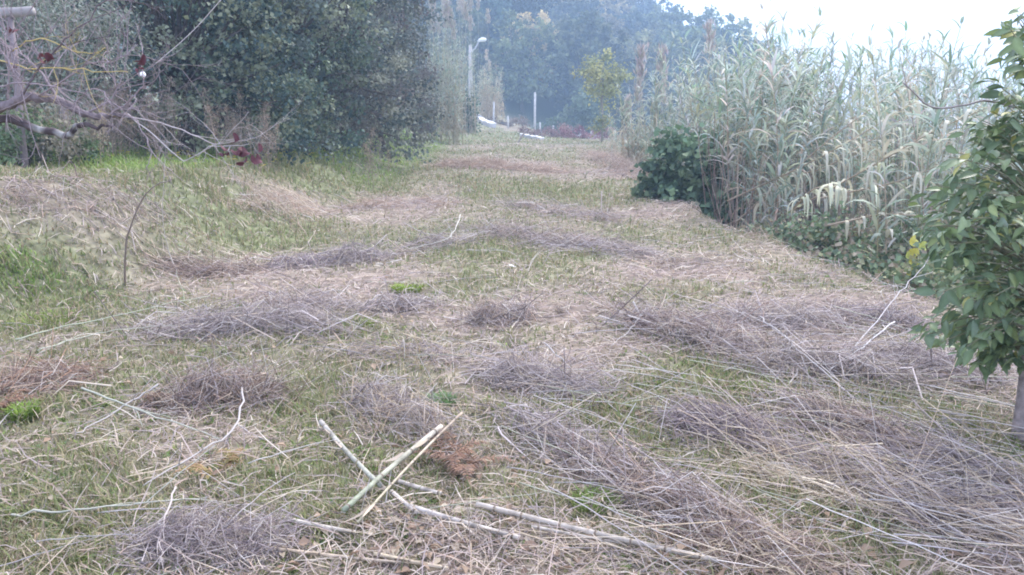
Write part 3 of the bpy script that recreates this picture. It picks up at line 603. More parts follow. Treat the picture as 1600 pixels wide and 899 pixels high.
tree('evergreen_oak', tpos(500, 34), blobset(11, 3.4, 16, .1), 10000, .15, OAK2, 4, .2, 'tall grey green oak filling the gap behind the front oaks', clump=.4)
tree('evergreen_oak', tpos(60, 22), blobset(9, 3.5, 16, .08), 9000, .13, OAK, 4, .2, 'dark oak behind the vine pergola', clump=.36)
tree('evergreen_oak', tpos(270, 26), blobset(9.5, 3.2, 16, .1), 9000, .13, OAK, 4, .2, 'dark oak filling the gap behind the olive tree', clump=.36)
tree('brown_shrub', tpos(600, 26), blobset(2.8, 1.1, 12, .1), 7000, .075, BRN, .9, .06, 'brown leafless looking shrub under the tall bluish oak', 'shrub', clump=.22, aspect=.2)
tree('brown_shrub', tpos(650, 33), blobset(3.4, 1.1, 12, .1), 7000, .09, BRN, .9, .06, 'purplish brown shrub closing the end of the tree line', 'shrub', clump=.24, aspect=.2)
tree('brown_shrub', tpos(540, 21), blobset(1.9, 1.1, 12, .1), 6000, .06, BRN + OAK2[:1], .7, .05, 'low brown shrub at the foot of the grey green oak', 'shrub', clump=.2, aspect=.25)
tree('brown_shrub', tpos(480, 18.3), blobset(1.5, .9, 10, .1), 4500, .055, OAK + BRN[:2], .6, .04, 'small mixed green and brown shrub below the dark oak', 'shrub', clump=.2, aspect=.3)
tree('olive_tree', tpos(110, 11.5), blobset(3.6, 1.1, 16, .15), 9000, .07, OLV, 1.6, .07, 'pale grey green olive tree behind the gnarled vine', clump=.22, aspect=.16, bark=(.36, .32, .3), shell=.3)
tree('olive_tree', tpos(25, 11.4), blobset(2.9, .9, 16, .15), 8000, .08, OLV, 1.6, .07, 'second pale olive tree hiding the foot of the pergola post', clump=.25, aspect=.16, bark=(.36, .32, .3), shell=.3)
tree('green_shrub', tpos(45, 10.2) , blobset(.62, .75, 12, .1), 5500, .055, [[.15, .22, .10], [.20, .27, .13], [.11, .17, .09], [.28, .26, .18]], .3, .03, 'low green shrub on the crest of the bank under the vine', 'shrub', clump=.1)
tree('round_bush', on(-3.7, 58), blobset(2.3, 1.15, 12, .12), 4000, .2, [[.05, .10, .05], [.07, .13, .06], [.04, .08, .05]], .9, .06, 'round dark green bush on the grass below the lamp post', 'shrub', clump=.3, m=M_FAR)
tree('slender_tree', tpos(938, 48), [((0, 0, 4.3), 1.15, .9, .7), ((.7, 0, 3.9), .7, .6, .5), ((-.7, 0, 3.8), .6, .6, .5), ((.2, 0, 3.5), .6, .5, .6), ((-.2, 0, 3.2), .6, .5, .7), ((.1, 0, 2.3), .55, .5, .8), ((-.1, .1, 1.3), .5, .5, .7), ((.05, 0, 4.8), .4, .4, .4)], 2600, .16, [[.34, .35, .14], [.42, .40, .15], [.25, .28, .13]], 3.6, .06, 'slender yellow green tree standing alone at the end of the field', clump=.25, m=M_FAR, bark=(.3, .27, .22))

# dry weed stalks in front of the oaks
weeds = []
for q_ in range(6):
    root = thing('dry_weed', (0, 0, -50), 'tall dry brown weed stalk with feathery seed head below the oaks', 'weed', 'dry weeds below the oaks')
    hgt = R.uniform(.9, 1.5); kk = 8; t = np.linspace(0, 1, kk); bx, by = R.normal(0, .08, 2)
    P = np.stack([bx * t ** 2, by * t ** 2, t * hgt], 1); mb = MB(); col = pick([[.33, .26, .2], [.38, .32, .25], [.27, .22, .17]], 1)[0]
    tube(mb, P, np.linspace(.008, .003, kk), col, 4); mb.build('stem', M_TWIG, root)
    mb = MB(); n_ = 260; tt = R.uniform(.35, 1, n_); b = np.stack([bx * tt ** 2, by * tt ** 2, tt * hgt], 1) + R.normal(0, 1, (n_, 3)) * (.16 * (1.12 - tt))[:, None]
    leaves(mb, b, unit(rnd_dir(n_) + [0, 0, .8]), rnd_dir(n_), R.uniform(.03, .08, n_), R.uniform(.004, .009, n_), pick([col, col * .75, col * 1.2], n_)); mb.build('foliage', M_STRAW, root)
    weeds.append(root)
for q_ in range(70):
    px = R.uniform(140, 430) if q_ < 58 else R.uniform(430, 640); d = R.uniform(12.9, 14.6) if q_ < 58 else R.uniform(17, 24); s_ = R.uniform(.6, 1.15)
    p = tpos(px, d)
    if q_ < 6: o = weeds[q_]; o.location = p; o.rotation_euler[2] = R.uniform(0, 6); o.scale = (s_,) * 3
    else: copy_tree(weeds[q_ % 6], p, R.uniform(0, 6), s_, (R.uniform(.8, 1.2),) * 3)
for q_ in range(26):
    px = R.uniform(0, 170); d = R.uniform(10.5, 12.5); copy_tree(weeds[q_ % 6], tpos(px, d), R.uniform(0, 6), R.uniform(.5, .9), (1.2, 1.25, 1.15))

# ------------------------------------------------------------------ gnarled vine, pergola, wires
def vpt(px, py, d): return np.array(at_d(px, py, d))
VX = on(-3.55, 4.3)
vine = thing('gnarled_vine', VX, 'gnarled bare vine with lichened limb and few dark red leaves', 'vine')
V0 = np.array(VX)
VB = np.array([.16, .13, .135]); VL = np.array([.185, .155, .16])
mb = MB(); tube(mb, sm([[0, 0, -.1], [.05, .05, .5], [-.06, .02, 1.0], [.15, .0, 1.5], [.45, -.02, 1.62], vpt(-60, 190, 4.3) - V0], 20, .008), np.linspace(.075, .034, 20), VB * .85, 9, .16); mb.build('trunk', M_BARK, vine)
limb = sm([vpt(-60, 190, 4.3), vpt(0, 172, 4.2), vpt(40, 153, 4.15), vpt(90, 156, 4.1), vpt(130, 178, 4.05), vpt(165, 182, 4.0), vpt(195, 180, 3.95)], 26, .004) - V0
mb = MB(); tube(mb, limb, np.linspace(.029, .011, 26), VL, 9, .14); mb.build('limb', M_BARK, vine)
limb2 = sm([vpt(-60, 192, 4.3), vpt(10, 185, 4.25), vpt(40, 195, 4.2), vpt(80, 207, 4.15), vpt(108, 212, 4.1), vpt(118, 200, 4.1), vpt(133, 193, 4.05), vpt(150, 200, 4.0), vpt(180, 195, 4.0)], 26, .004) - V0
cc = np.tile(VB * .55, (26, 1)); cc[8] = cc[11] = [.36, .36, .34]; cc[13] = cc[16] = [.33, .33, .32]
mb = MB(); tube(mb, limb2, np.linspace(.025, .006, 26), cc, 9, .2); lo = mb.build('limb', M_BARK, vine); lo['label'] = 'dark lower limb blotched with white lichen'
tips = []
def shoot(pix, r, col=VL, side=3, ln=.3):
    P = sm([vpt(a, b, c) for a, b, c in pix], 16, .004) - V0
    mb = MB(); tube(mb, P, np.linspace(r, r * .4, 16), col, 5, .05)
    for _ in range(int(side * 1.5)):
        i_ = R.integers(3, 15); grow(mb, P[i_], unit(P[i_ + 1 if i_ < 15 else i_] - P[i_ - 1]) + R.normal(0, .7, 3), ln * R.uniform(.5, 1.2), r * .45, 2, np.array(col), .22, (1, 4), .6, tips=tips)
    mb.build('shoot', M_TWIG, vine)
YEL = (.50, .40, .16); PKG = (.30, .25, .26); DRK = (.17, .14, .15)
shoot([(195, 180, 3.95), (215, 190, 3.9), (235, 235, 3.85), (228, 265, 3.8)], .0042, PKG, 5)
shoot([(190, 182, 3.95), (250, 192, 3.9), (300, 210, 3.8), (335, 225, 3.8), (355, 215, 3.75), (388, 175, 3.7)], .0038, (.42, .38, .37), 5)
shoot([(165, 182, 4.0), (200, 160, 3.9), (225, 130, 3.8), (215, 115, 3.8)], .006, PKG, 4)
shoot([(130, 178, 4.05), (170, 160, 4.0), (180, 130, 4.0), (150, 90, 4.0)], .006, PKG, 6, .35)
shoot([(90, 156, 4.1), (70, 120, 4.1), (40, 90, 4.1), (10, 50, 4.1)], .007, PKG, 8, .4)
shoot([(40, 153, 4.15), (20, 110, 4.1), (-10, 60, 4.1)], .007, PKG, 8, .4)
shoot([(60, 150, 4.1), (110, 120, 4.0), (135, 100, 4.0), (180, 95, 3.9), (215, 70, 3.9)], .005, PKG, 8, .35)
shoot([(35, 150, 4.1), (75, 90, 4.0), (110, 55, 3.9), (175, -10, 3.8)], .006, DRK, 3, .3)
shoot([(0, 95, 4.2), (40, 105, 4.1), (90, 108, 4.0), (150, 112, 3.9), (200, 113, 3.9)], .004, YEL, 4, .25)
shoot([(20, 80, 4.2), (60, 60, 4.1), (130, 85, 4.0), (165, 75, 4.0)], .0035, YEL, 3, .2)
shoot([(-20, 140, 4.2), (30, 130, 4.1), (80, 135, 4.0), (140, 150, 4.0)], .005, PKG, 8, .3)
shoot([(0, 60, 4.2), (15, 85, 4.2), (12, 120, 4.2)], .006, PKG, 5, .3)
shoot([(200, 178, 3.95), (260, 230, 3.8), (290, 250, 3.8), (330, 228, 3.75), (390, 225, 3.7)], .003, (.5, .46, .45), 3, .2)
shoot([(110, 165, 4.1), (150, 140, 4.0), (190, 170, 3.9), (240, 160, 3.9)], .004, PKG, 6, .3)
def vleaf_mesh(nm, ln, pal, lob=5):
    mb = MB(); th = np.linspace(-2.7, 2.7, 21); rr = .55 + .45 * np.abs(np.cos(th * 1.25)) ** .8; rr *= .85 + .15 * np.cos(th)
    v = np.stack([ln * .5 * rr * np.sin(th), ln * .45 + ln * .5 * rr * np.cos(th), .18 * ln * np.cos(th * 2.2)], 1); v = np.concatenate([v, [[0, ln * .35, 0]]])
    mb.add(v, np.concatenate([np.tile(pal, (21, 1)) * R.uniform(.8, 1.2, (21, 1)), [np.array(pal) * .8]]), None, [[i_, i_ + 1, 21] for i_ in range(20)])
    return mb.mesh(nm, M_LEAF)
VLM = [vleaf_mesh('leaf', .062, (.13, .048, .058)), vleaf_mesh('leaf', .052, (.17, .07, .075)), vleaf_mesh('leaf', .066, (.10, .036, .045))]
for px, py, d in ((358, 240, 3.7), (388, 248, 3.73), (402, 243, 3.7), (378, 238, 3.7), (366, 228, 3.72), (362, 236, 3.72), (380, 243, 3.72), (396, 241, 3.7), (372, 232, 3.74), (62, 92, 4.0), (75, 102, 4.0), (85, 98, 3.98), (215, 108, 3.8), (8, 45, 4.1), (8, 2, 4.1), (20, 105, 4.1), (212, 103, 3.82)):
    o = link('leaf', VLM[R.integers(0, 3)], vine); o.location = Vector(vpt(px, py, d) - V0); o.rotation_euler = (R.uniform(-1.0, 1.3), R.uniform(-.6, .6), R.uniform(0, 6.3)); s_ = R.uniform(.8, 1.15); o.scale = (s_,) * 3

PG = on((48 - 800) / F_PX * 9.9, 9.9)
perg = thing('pergola_post', PG, 'weathered stone pergola post with crossbeam behind the vine', 'post')
mb = MB(); tube(mb, [[0, 0, -.1], [.0, 0, .6], [.01, 0, 1.2], [0, 0, 1.85]], [.045, .04, .04, .036], (.24, .20, .20), 7, .1); mb.build('post', M_CONC, perg)
bz = at_d(40, 22, 9.9).z - PG.z
mb = MB(); tube(mb, [[-1.6, .02, bz - .02], [-.6, 0, bz], [.12, 0, bz + .02], [.28, 0, bz + .04]], [.066, .064, .062, .056], (.33, .31, .30), 8, .08); mb.build('crossbeam', M_CONC, perg)
mb = MB(); tube(mb, [[0, 0, 1.8], [0, 0, bz]], [.036, .036], (.24, .20, .20), 6, .1); mb.build('upper_post', M_CONC, perg)
# wire with a white insulator
A, B = vpt(228, 112, 5.0), vpt(352, -8, 6.5)
wire = thing('vine_wire', A, 'thin dark wire ending in a white ball beside a red leaf', 'wire')
mb = MB(); tube(mb, sm([[0, 0, 0], (B - A) * .5 + [0, 0, -.03], B - A, (B - A) * 2.2 + [0, 0, .1]], 14), .0035, (.12, .11, .12), 4); mb.build('wire', M_METAL, wire)
bm_ = MB(); th = np.linspace(0, math.pi, 7); 
tube(bm_, np.stack([0 * th, 0 * th, .018 * np.cos(th)], 1) + [-.02, 0, -.018], .018 * np.sin(th) + .0004, (.85, .85, .85), 10); bm_.build('white_ball', M_METAL, wire)
# slender bent sapling on the bank and a pale hanging stem
a0 = at(196, 445)
mb = MB(); P = sm([a0, vpt(195, 400, a0.y - .2), vpt(205, 350, a0.y - .4), vpt(230, 300, a0.y - .6), vpt(270, 280, a0.y - .8)], 16, .004) - np.array(a0)
tube(mb, P, np.linspace(.011, .004, 16), (.27, .22, .19), 5, .05)
for _ in range(5): i_ = R.integers(5, 15); grow(mb, P[i_], P[i_] - P[i_ - 1] + R.normal(0, .03, 3), .35, .003, 1, np.array([.34, .29, .25]), .2, (0, 3))
o = mb.build('bent_sapling', M_TWIG); o.location = a0; tag(o, 'slender dark sapling bending over in front of the bank', 'sapling')
a0 = at(275, 425)
mb = MB(); P = sm([a0, vpt(262, 385, a0.y), vpt(254, 335, a0.y - .2), vpt(258, 250, a0.y - .5)], 12, .003) - np.array(a0); tube(mb, P, np.linspace(.006, .003, 12), (.5, .46, .4), 5)
o = mb.build('pale_stem', M_TWIG); o.location = a0; tag(o, 'thin pale stem standing next to the bent sapling', 'stem')

# ------------------------------------------------------------------ giant reeds
def reed_mesh(h, nl, dryness, mbs=None, off=(0, 0, 0), leanv=None):
    ms, ml = mbs if mbs else (MB(), MB()); kk = 9; t = np.linspace(0, 1, kk)[:, None]
    ld = R.normal(0, .10, 2) if leanv is None else np.array(leanv)
    P = np.concatenate([ld[None] * h * t ** 2, t * h * (1 - .5 * (ld @ ld) * t)], 1) + np.array(off)
    g0 = np.array([.46, .38, .25]); g1 = np.array([.36, .36, .24]) if dryness < .6 else np.array([.48, .42, .3])
    tube(ms, P, np.linspace(.014, .004, kk), g0 * (1 - t) + g1 * t, 4, cap=False)
    tt = np.sort(R.uniform(.12, 1.0, nl)); n_ = nl
    b = np.stack([np.interp(tt, t[:, 0], P[:, a]) for a in range(3)], 1)
    az = (np.arange(n_) % 2) * math.pi + R.uniform(0, 2 * math.pi) + R.normal(0, .9, n_); Ln = R.uniform(.4, .78, n_) * (1 - 1.3 * np.maximum(tt - .62, 0))
    dry = R.random(n_) < np.clip(dryness + (.5 - tt) * 1.3, 0, 1)
    hd = np.stack([np.cos(az), np.sin(az), 0 * az], 1); el0 = np.where(dry, R.uniform(-.6, .6, n_), R.uniform(.5, 1.15, n_)); fall = np.where(dry, R.uniform(1.2, 2.2, n_), R.uniform(.5, 2.3, n_) * (1.25 - .75 * tt))
    k2 = 6; pts = [b]
    for s_ in range(k2 - 1):
        el = el0 - fall * (s_ / (k2 - 2)) ** 1.3; el = np.maximum(el, -1.5)
        pts.append(pts[-1] + (hd * np.cos(el)[:, None] + upv * np.sin(el)[:, None]) * (Ln / (k2 - 1))[:, None])
    W = np.array([.55, 1, .95, .75, .45, .05])[None] * R.uniform(.014, .034, n_)[:, None] * (1.15 - .35 * tt)[:, None]
    S = unit(np.stack([-np.sin(az), np.cos(az), R.normal(0, .35, n_)], 1))
    c = np.where(dry[:, None], pick([[.50, .42, .30], [.42, .35, .27], [.56, .5, .38]], n_, amt=.15), pick([[.31, .39, .31], [.40, .47, .39], [.24, .31, .23], [.55, .59, .50], [.44, .46, .33]], n_, amt=.15))
    ribbons(ml, np.stack(pts, 1), W, S, c)
    return ms, ml
RG = 'giant reeds of the thicket'
REEDS = []
for q_ in range(11):
    root = thing('giant_reed', (0, 0, -50), 'x', 'reed', RG); dr = .05 if q_ < 7 else .75
    a, b = reed_mesh(R.uniform(3.9, 5.0), 50 if q_ < 7 else 32, dr)
    a.build('stem', M_REED, root); b.build('leaves', M_REED, root); REEDS.append(root)
LB_G = 'tall green giant reed with arching leaves '; LB_D = 'dry straw coloured giant reed standing '
used = set()
def put_reed(i, p, s, rz, rx=0, ry=0, tint=(1, 1, 1)):
    lab = LB_G if i < 7 else LB_D
    if i not in used:
        used.add(i); o = REEDS[i]; o.location = p; o.rotation_euler = (rx, ry, rz); o.scale = (s,) * 3; tint_all(o, tint)
    else: o = copy_tree(REEDS[i], p, rz, s, tint, rx, ry)
    reg = 'close to the ivy mound' if 800 + p[0] / p[1] * F_PX < 1190 else 'behind the leaning reeds' if 800 + p[0] / p[1] * F_PX < 1480 else 'behind the citrus tree'
    o['label'] = lab + reg; o['group'] = ('green' if i < 7 else 'dry') + ' giant reeds ' + reg
cnt = 0
while cnt < 285:
    y_ = R.uniform(9.0, 19); e = float(field_edge(y_)); x_ = e + .75 + abs(R.normal(0, 1)) * 2.2 if y_ > 11.5 else R.uniform(4.6, 8.5)
    if 1235 < 800 + x_ / y_ * F_PX < 1560 and y_ < 13.8: continue
    if R.random() < .24: x_ = (R.uniform(1380, 1660) - 800) / F_PX * y_
    if x_ < e + .7: continue
    px = 800 + x_ / y_ * F_PX
    if px > 1665 or px < 1075: continue
    top = np.interp(px, [1075, 1130, 1200, 1300, 1400, 1500, 1600], [125, 62, 70, 90, 78, 88, 100]) + R.uniform(-16, 60)
    ztop = at_d(px, top, y_).z; z0 = float(H(x_, y_)); s_ = (ztop - z0) / 4.45
    if not .5 < s_ < 1.5: continue
    i = R.integers(0, 7) if R.random() < .78 else R.integers(7, 11)
    put_reed(int(i), (x_, y_, z0 - .05), s_, R.uniform(0, 6.3), R.normal(0, .06), R.normal(.03, .08), tuple(R.uniform(.88, 1.12, 3) * R.uniform(.85, 1.15)))
    cnt += 1
mbs = (MB(), MB())                                         # the reeds behind, past counting
for q_ in range(430):
    y_ = R.uniform(13, 40); x_ = float(field_edge(y_)) + R.uniform(1.2, 12) + (y_ - 13) * .05; px = 800 + x_ / y_ * F_PX
    if px > 1700 or px < 1040: continue
    top = np.interp(px, [1000, 1040, 1090, 1130, 1200, 1300, 1400, 1600], [175, 130, 75, 50, 62, 85, 70, 95]) + R.uniform(-15, 60)
    h_ = min(max(at_d(px, top, y_).z - float(H(x_, y_)), 2.5), 8.5); reed_mesh(h_, 26, .12 if R.random() < .7 else .7, mbs, (x_, y_, float(H(x_, y_)) - .05))
root = thing('reed_thicket', (0, 0, 0), 'mass of giant reeds filling the hollow behind the front reeds', 'reeds'); root['kind'] = 'stuff'
mbs[0].build('stems', M_REED, root); mbs[1].build('foliage', M_REED, root)
# dark dead stems at the foot of the thicket next to the ivy
mb = MB(); n = 260; x = R.uniform(3.5, 5.6, n); y = R.uniform(12.3, 15, n); P0 = np.stack([x, y, H(x, y)], 1); P1 = P0 + np.stack([R.normal(0, .28, n), R.normal(0, .2, n), R.uniform(.6, 2.4, n)], 1)
sticks(mb, np.stack([P0, (P0 + P1) / 2 + R.normal(0, .03, (n, 3)), P1], 1), pick([[.34, .25, .2], [.42, .34, .26], [.26, .19, .16]], n), np.full(n, .009))
tag(mb.build('dead_reed_stems', M_TWIG), 'dense brown dead reed stems standing at the thicket foot beside the ivy', 'reeds', kind='stuff')
# leaning reeds with hanging leaves
def leaning(pix, r, lab, nl=26, ll=.5, base_ground=True, pal=((.52, .50, .36), (.42, .46, .34), (.56, .55, .44))):
    pts = [np.array(at_d(*p)) for p in pix]
    dv_ = pts[1] - pts[0]; kf = max((pts[0][2] - float(H(pts[0][0], pts[0][1]))) / max(dv_[2], .12), .5); pts = [pts[0] - dv_ * min(kf, .8)] + pts
    pts[0][2] = min(pts[0][2], float(H(pts[0][0], pts[0][1])) + .02) if kf <= .8 else pts[0][2]
    P = sm(pts, 24); o0 = P[0].copy(); P -= o0; root = thing('leaning_reed', o0, lab, 'reed')
    t = np.linspace(0, 1, 24); mb = MB(); tube(mb, P, np.linspace(.016, .005, 24), (.44, .36, .26), 5); mb.build('stem', M_REED, root)
    for j in range(nl):
        q_ = .22 + .78 * (j + R.random()) / nl; b = np.array([np.interp(q_, t, P[:, a]) for a in range(3)]); d = unit(np.array([np.interp(min(q_ + .05, 1), t, P[:, a]) for a in range(3)]) - b + 1e-6)
        az = math.atan2(d[1], d[0]) + R.normal(0, .8); el = R.uniform(.0, .8); L_ = ll * R.uniform(.65, 1.2); k2 = 7; pp = [np.zeros(3)]
        for s_ in range(k2 - 1):
            e = max(el - 2.6 * (s_ / (k2 - 2)) ** .8, -1.5); pp.append(pp[-1] + np.array([math.cos(az) * math.cos(e), math.sin(az) * math.cos(e), math.sin(e)]) * L_ / (k2 - 1))
        mb = MB(); W = np.array([.5, .9, 1, .95, .8, .5, .06])[None] * R.uniform(.016, .026)
        ribbons(mb, np.array(pp)[None], W, unit(np.array([[-math.sin(az), math.cos(az), R.normal(0, .3)]])), pick(pal, 1, amt=.15))
        mb.build('leaf', M_REED, root).location = b
    return root
leaning([(1185, 292, 12.4), (1250, 262, 12.0), (1320, 225, 11.6), (1430, 160, 11.0)], .016, 'leaning giant reed with long pale hanging leaves above the brambles', 36, .62)
leaning([(1215, 290, 12.6), (1300, 215, 12.4), (1390, 150, 12.2), (1460, 95, 12.0)], .016, 'leaning giant reed rising steeply behind the lower leaning one', 32, .6)
leaning([(1290, 300, 11.4), (1380, 250, 10.8), (1460, 205, 10.4), (1540, 170, 10.0)], .014, 'low leaning giant reed reaching towards the citrus crown', 32, .6)
leaning([(1250, 316, 10.8), (1270, 297, 10.4), (1298, 292, 10.2), (1320, 300, 10.0)], .012, 'bent reed tip with a fan of drooping cream leaves', 22, .42, pal=((.62, .62, .44), (.55, .58, .42), (.66, .66, .5)))
leaning([(1330, 345, 9.4), (1380, 335, 9.2), (1440, 338, 9.0)], .01, 'low broken reed lying over the brambles', 8, .35)
leaning([(1230, 275, 13.0), (1290, 262, 12.8), (1350, 225, 12.6), (1400, 205, 12.4)], .014, 'short leaning reed tucked above the bent reed tip', 22, .6)
leaning([(1330, 300, 11.0), (1400, 285, 10.6), (1460, 262, 10.2), (1500, 250, 10.0)], .014, 'drooping reed just above the tall brambles', 24, .55)

# distant reed clumps
def reed_clump(name, loc, n, h, rad, dry, lab, tint, plumes=0, sc=1.0):
    root = thing(name, loc, lab, 'reeds', 'distant reed clumps'); mbs = (MB(), MB())
    for q_ in range(n):
        a = R.uniform(0, 6.3); r_ = rad * math.sqrt(R.random()); ox, oy = r_ * math.cos(a), r_ * math.sin(a)
        reed_mesh(h * R.uniform(.6, 1.1), 22, dry if R.random() < .8 else 1 - dry, mbs, (ox, oy, float(H(loc[0] + ox, loc[1] + oy)) - loc[2] - .05), R.normal(0, .08, 2))
    for m_ in mbs: pass
    mbs[0].build('stems', M_REED, root); mbs[1].build('leaves', M_REED, root)
    if plumes:
        mb = MB()
        for q_ in range(plumes):
            ox, oy = R.normal(0, rad * .6, 2); b = np.array([ox, oy, h * R.uniform(.85, 1.1)]); n_ = 120; tt = R.random(n_)
            leaves(mb, b + np.stack([R.normal(0, .07, n_), R.normal(0, .07, n_), tt * .9], 1), unit(rnd_dir(n_) * .5 + upv), rnd_dir(n_), np.full(n_, .22), np.full(n_, .03), jit([.50, .46, .42], n_))
            tube(mb, [[ox, oy, h * .5], b + [0, 0, .5]], .012, (.45, .42, .36), 3, cap=False)
        mb.build('foliage', M_STRAW, root)['kind'] = 'stuff'
    tint_all(root, tint); return root
def rp(px, d): return np.array(tpos(px, d))
reed_clump('reed_clump', rp(690, 44), 90, 6.0, 1.3, .25, 'grey green reed clump behind the end of the oak line', (.9, .9, .85), 8)
reed_clump('reed_clump', rp(715, 56), 70, 7.5, 1.5, .3, 'tall plumed reed clump left standing beside the lamp post', (.9, .9, .85), 10)
reed_clump('reed_clump', rp(765, 74), 70, 5.0, 1.3, .85, 'dry yellow reed clump just past the lamp post', (1.05, 1.0, .85), 2)
reed_clump('reed_clump', rp(1020, 30), 60, 3.0, 1.2, .6, 'half dry reed clump behind the ivy mound', (1, 1, .95), 3)
reed_clump('reed_clump', rp(1060, 25), 60, 4.4, 1.1, .3, 'reed clump with one tall plume at the thicket end', (1, 1, 1), 3)
reed_clump('reed_clump', rp(985, 42), 40, 2.4, 1.2, .8, 'low dry reed clump near the slender tree', (1, .95, .9), 0)

# ------------------------------------------------------------------ ivy mound, brambles
IVY = [[.13, .21, .12], [.16, .24, .135], [.10, .165, .105], [.20, .28, .15]]
def bramble(loc, blobs, n, size, pal, lab, cat='bramble', name='bramble_bush', clump=.12, asp=.42):
    return tree(name, loc, blobs, n, size, pal, .3, .02, lab, cat, clump=clump, aspect=asp, droop=-.5, shell=.7, lpc=14)
bramble(on(3.25, 15.2), [((-.1, 0, .55), .65, .8, .75), ((.35, -.1, .15), .6, .8, .75), ((.05, .5, .6), .6, .6, .6), ((.6, -.6, -.25), .45, .7, .65), ((.75, -.9, -.5), .35, .5, .6), ((-.55, .3, .3), .3, .3, .35), ((-.3, -.5, .15), .3, .35, .3), ((.3, .2, 1.25), .3, .3, .25), ((-.25, .1, 1.2), .22, .25, .2)], 4600, .13, IVY, 'dense ivy mound with broad dark leaves on the field edge', 'ivy', 'ivy_mound', .09, .48)
bramble(on(3.6, 11.6), [((0, 0, .2), .35, .5, .25), ((.35, -.5, .05), .3, .4, .25)], 900, .07, [[.16, .24, .12], [.20, .27, .14]], 'small pale green weed bush below the ivy mound', 'bush')
GB = [[.17, .24, .13], [.22, .28, .15], [.13, .18, .11], [.30, .31, .17], [.28, .24, .17]]
for px, py, d, r_, lab in ((1290, 405, 8.6, .34, 'trailing bramble along the field edge below the bent reed tip'), (1360, 425, 8.0, .36, 'dense bramble mound below the yellow leaves'), (1420, 440, 7.4, .32, 'bramble mound hidden behind the citrus tip'),
                        (1200, 352, 11, .3, 'bushy green bramble at the foot of the reeds'), (1255, 372, 10, .32, 'mixed green bramble below the leaning reeds'), (1335, 372, 9.6, .38, 'tall bramble under the low leaning reed'), (1405, 378, 9.2, .38, 'tall bramble beside the yellow leaf cluster'),
                        (1475, 385, 8.8, .4, 'bramble behind the citrus crown'), (1540, 400, 8.4, .45, 'bramble in the hollow behind the citrus trunk'), (1190, 370, 10.4, .28, 'low weedy bramble at the foot of the dead stems'), (1600, 350, 9, .5, 'tall bramble past the citrus trunk')):
    p = at_d(px, py, d); sh = max(float(field_edge(p.y)) + .55 - p.x, 0); p.x += sh; gz = float(H(p.x, p.y)); zz = max(p.z - gz - .08, .2)
    bl = [((R.normal(0, r_ * .7), R.normal(0, r_ * .5), max(zz * k_, .05) + R.normal(0, .05)), r_ * R.uniform(.6, 1), r_ * R.uniform(.6, 1), r_ * R.uniform(.5, .8)) for k_ in np.linspace(.15, 1.0, 6)]
    bramble(Vector((p.x, p.y, gz)), bl, 2600, .07, GB, lab)
p = at_d(1425, 405, 7.6)
mbq = thing('climbing_plant', on(p.x, p.y), 'climbing plant with a few large yellow leaves at the hollow edge', 'plant')
YM = [vleaf_mesh('leaf', .13, (.55, .52, .12)), vleaf_mesh('leaf', .11, (.42, .46, .12))]
mb = MB(); zz = p.z - mbq.location.z; tube(mb, sm([[0, 0, -.05], [.05, 0, zz * .5], [0, 0, zz + .15]], 8), .006, (.3, .26, .18), 4); mb.build('stem', M_TWIG, mbq)
for q_ in range(7):
    o = link('leaf', YM[q_ % 2], mbq); o.location = (R.normal(0, .04), R.normal(-.03, .03), zz + .12 - q_ * .045); o.rotation_euler = (R.uniform(1.2, 2.2), R.uniform(-.5, .5), R.uniform(-.6, .6))

# ------------------------------------------------------------------ citrus tree
CT = at(1594, 690)
cit = thing('citrus_tree', CT, 'citrus tree with glossy green and yellowing leaves and grey trunk', 'tree'); C0 = np.array(CT); d0 = CT.y
mb = MB(); P = sm([[0.02, 0, -.12], [.0, .0, .25], [.0, 0, .6], [0.0, .02, 1.0], [-.01, .03, 1.5], [0.0, .03, 2.0], [.05, .05, 2.8]], 22, .004)
tube(mb, P, np.concatenate([[.075, .054], np.linspace(.042, .02, 20)]), (.30, .26, .25), 10, .1); mb.build('trunk', M_BARK, cit)
mb = MB(); P2 = sm([vpt(1585, 168, d0) - C0, vpt(1540, 157, d0) - C0, vpt(1490, 168, d0 - .1) - C0, vpt(1450, 165, d0 - .1) - C0, vpt(1412, 130, d0 - .15) - C0], 16, .003); tube(mb, P2, np.linspace(.0065, .003, 16), (.32, .29, .28), 6, .05)
o = mb.build('branch', M_BARK, cit); o['label'] = 'bare arching branch without leaves'
def citrus_leaf(L_, W_, c1, c2):
    mb = MB(); t = np.array([0, .08, .25, .5, .75, .93, 1]); w = np.array([.04, .1, .75, 1, .72, .22, .02]) * W_
    ctr = np.stack([0 * t, t * L_, -.22 * L_ * t ** 2], 1); v = []; col = []
    for c_, w_, t_ in zip(ctr, w, t): v += [c_ + [-w_, 0, w_ * .35], c_, c_ + [w_, 0, w_ * .35]]; m_ = np.array(c1) * (1 - t_ * .5) + np.array(c2) * t_ * .5; col += [m_, m_ * 1.25, m_]
    q_ = [[i_ * 3 + j, i_ * 3 + j + 1, i_ * 3 + j + 4, i_ * 3 + j + 3] for i_ in range(6) for j in range(2)]
    mb.add(v, np.array(col), q_); return mb.mesh('leaf', M_CITRUS)
CG = [citrus_leaf(.10, .0195, (.12, .18, .085), (.15, .215, .09)), citrus_leaf(.095, .0185, (.16, .225, .10), (.19, .26, .105)), citrus_leaf(.105, .021, (.09, .145, .075), (.12, .175, .08)), citrus_leaf(.085, .0165, (.20, .26, .10), (.25, .30, .11)), citrus_leaf(.095, .0185, (.34, .33, .10), (.28, .3, .09))]
spots = []; brmb = MB()
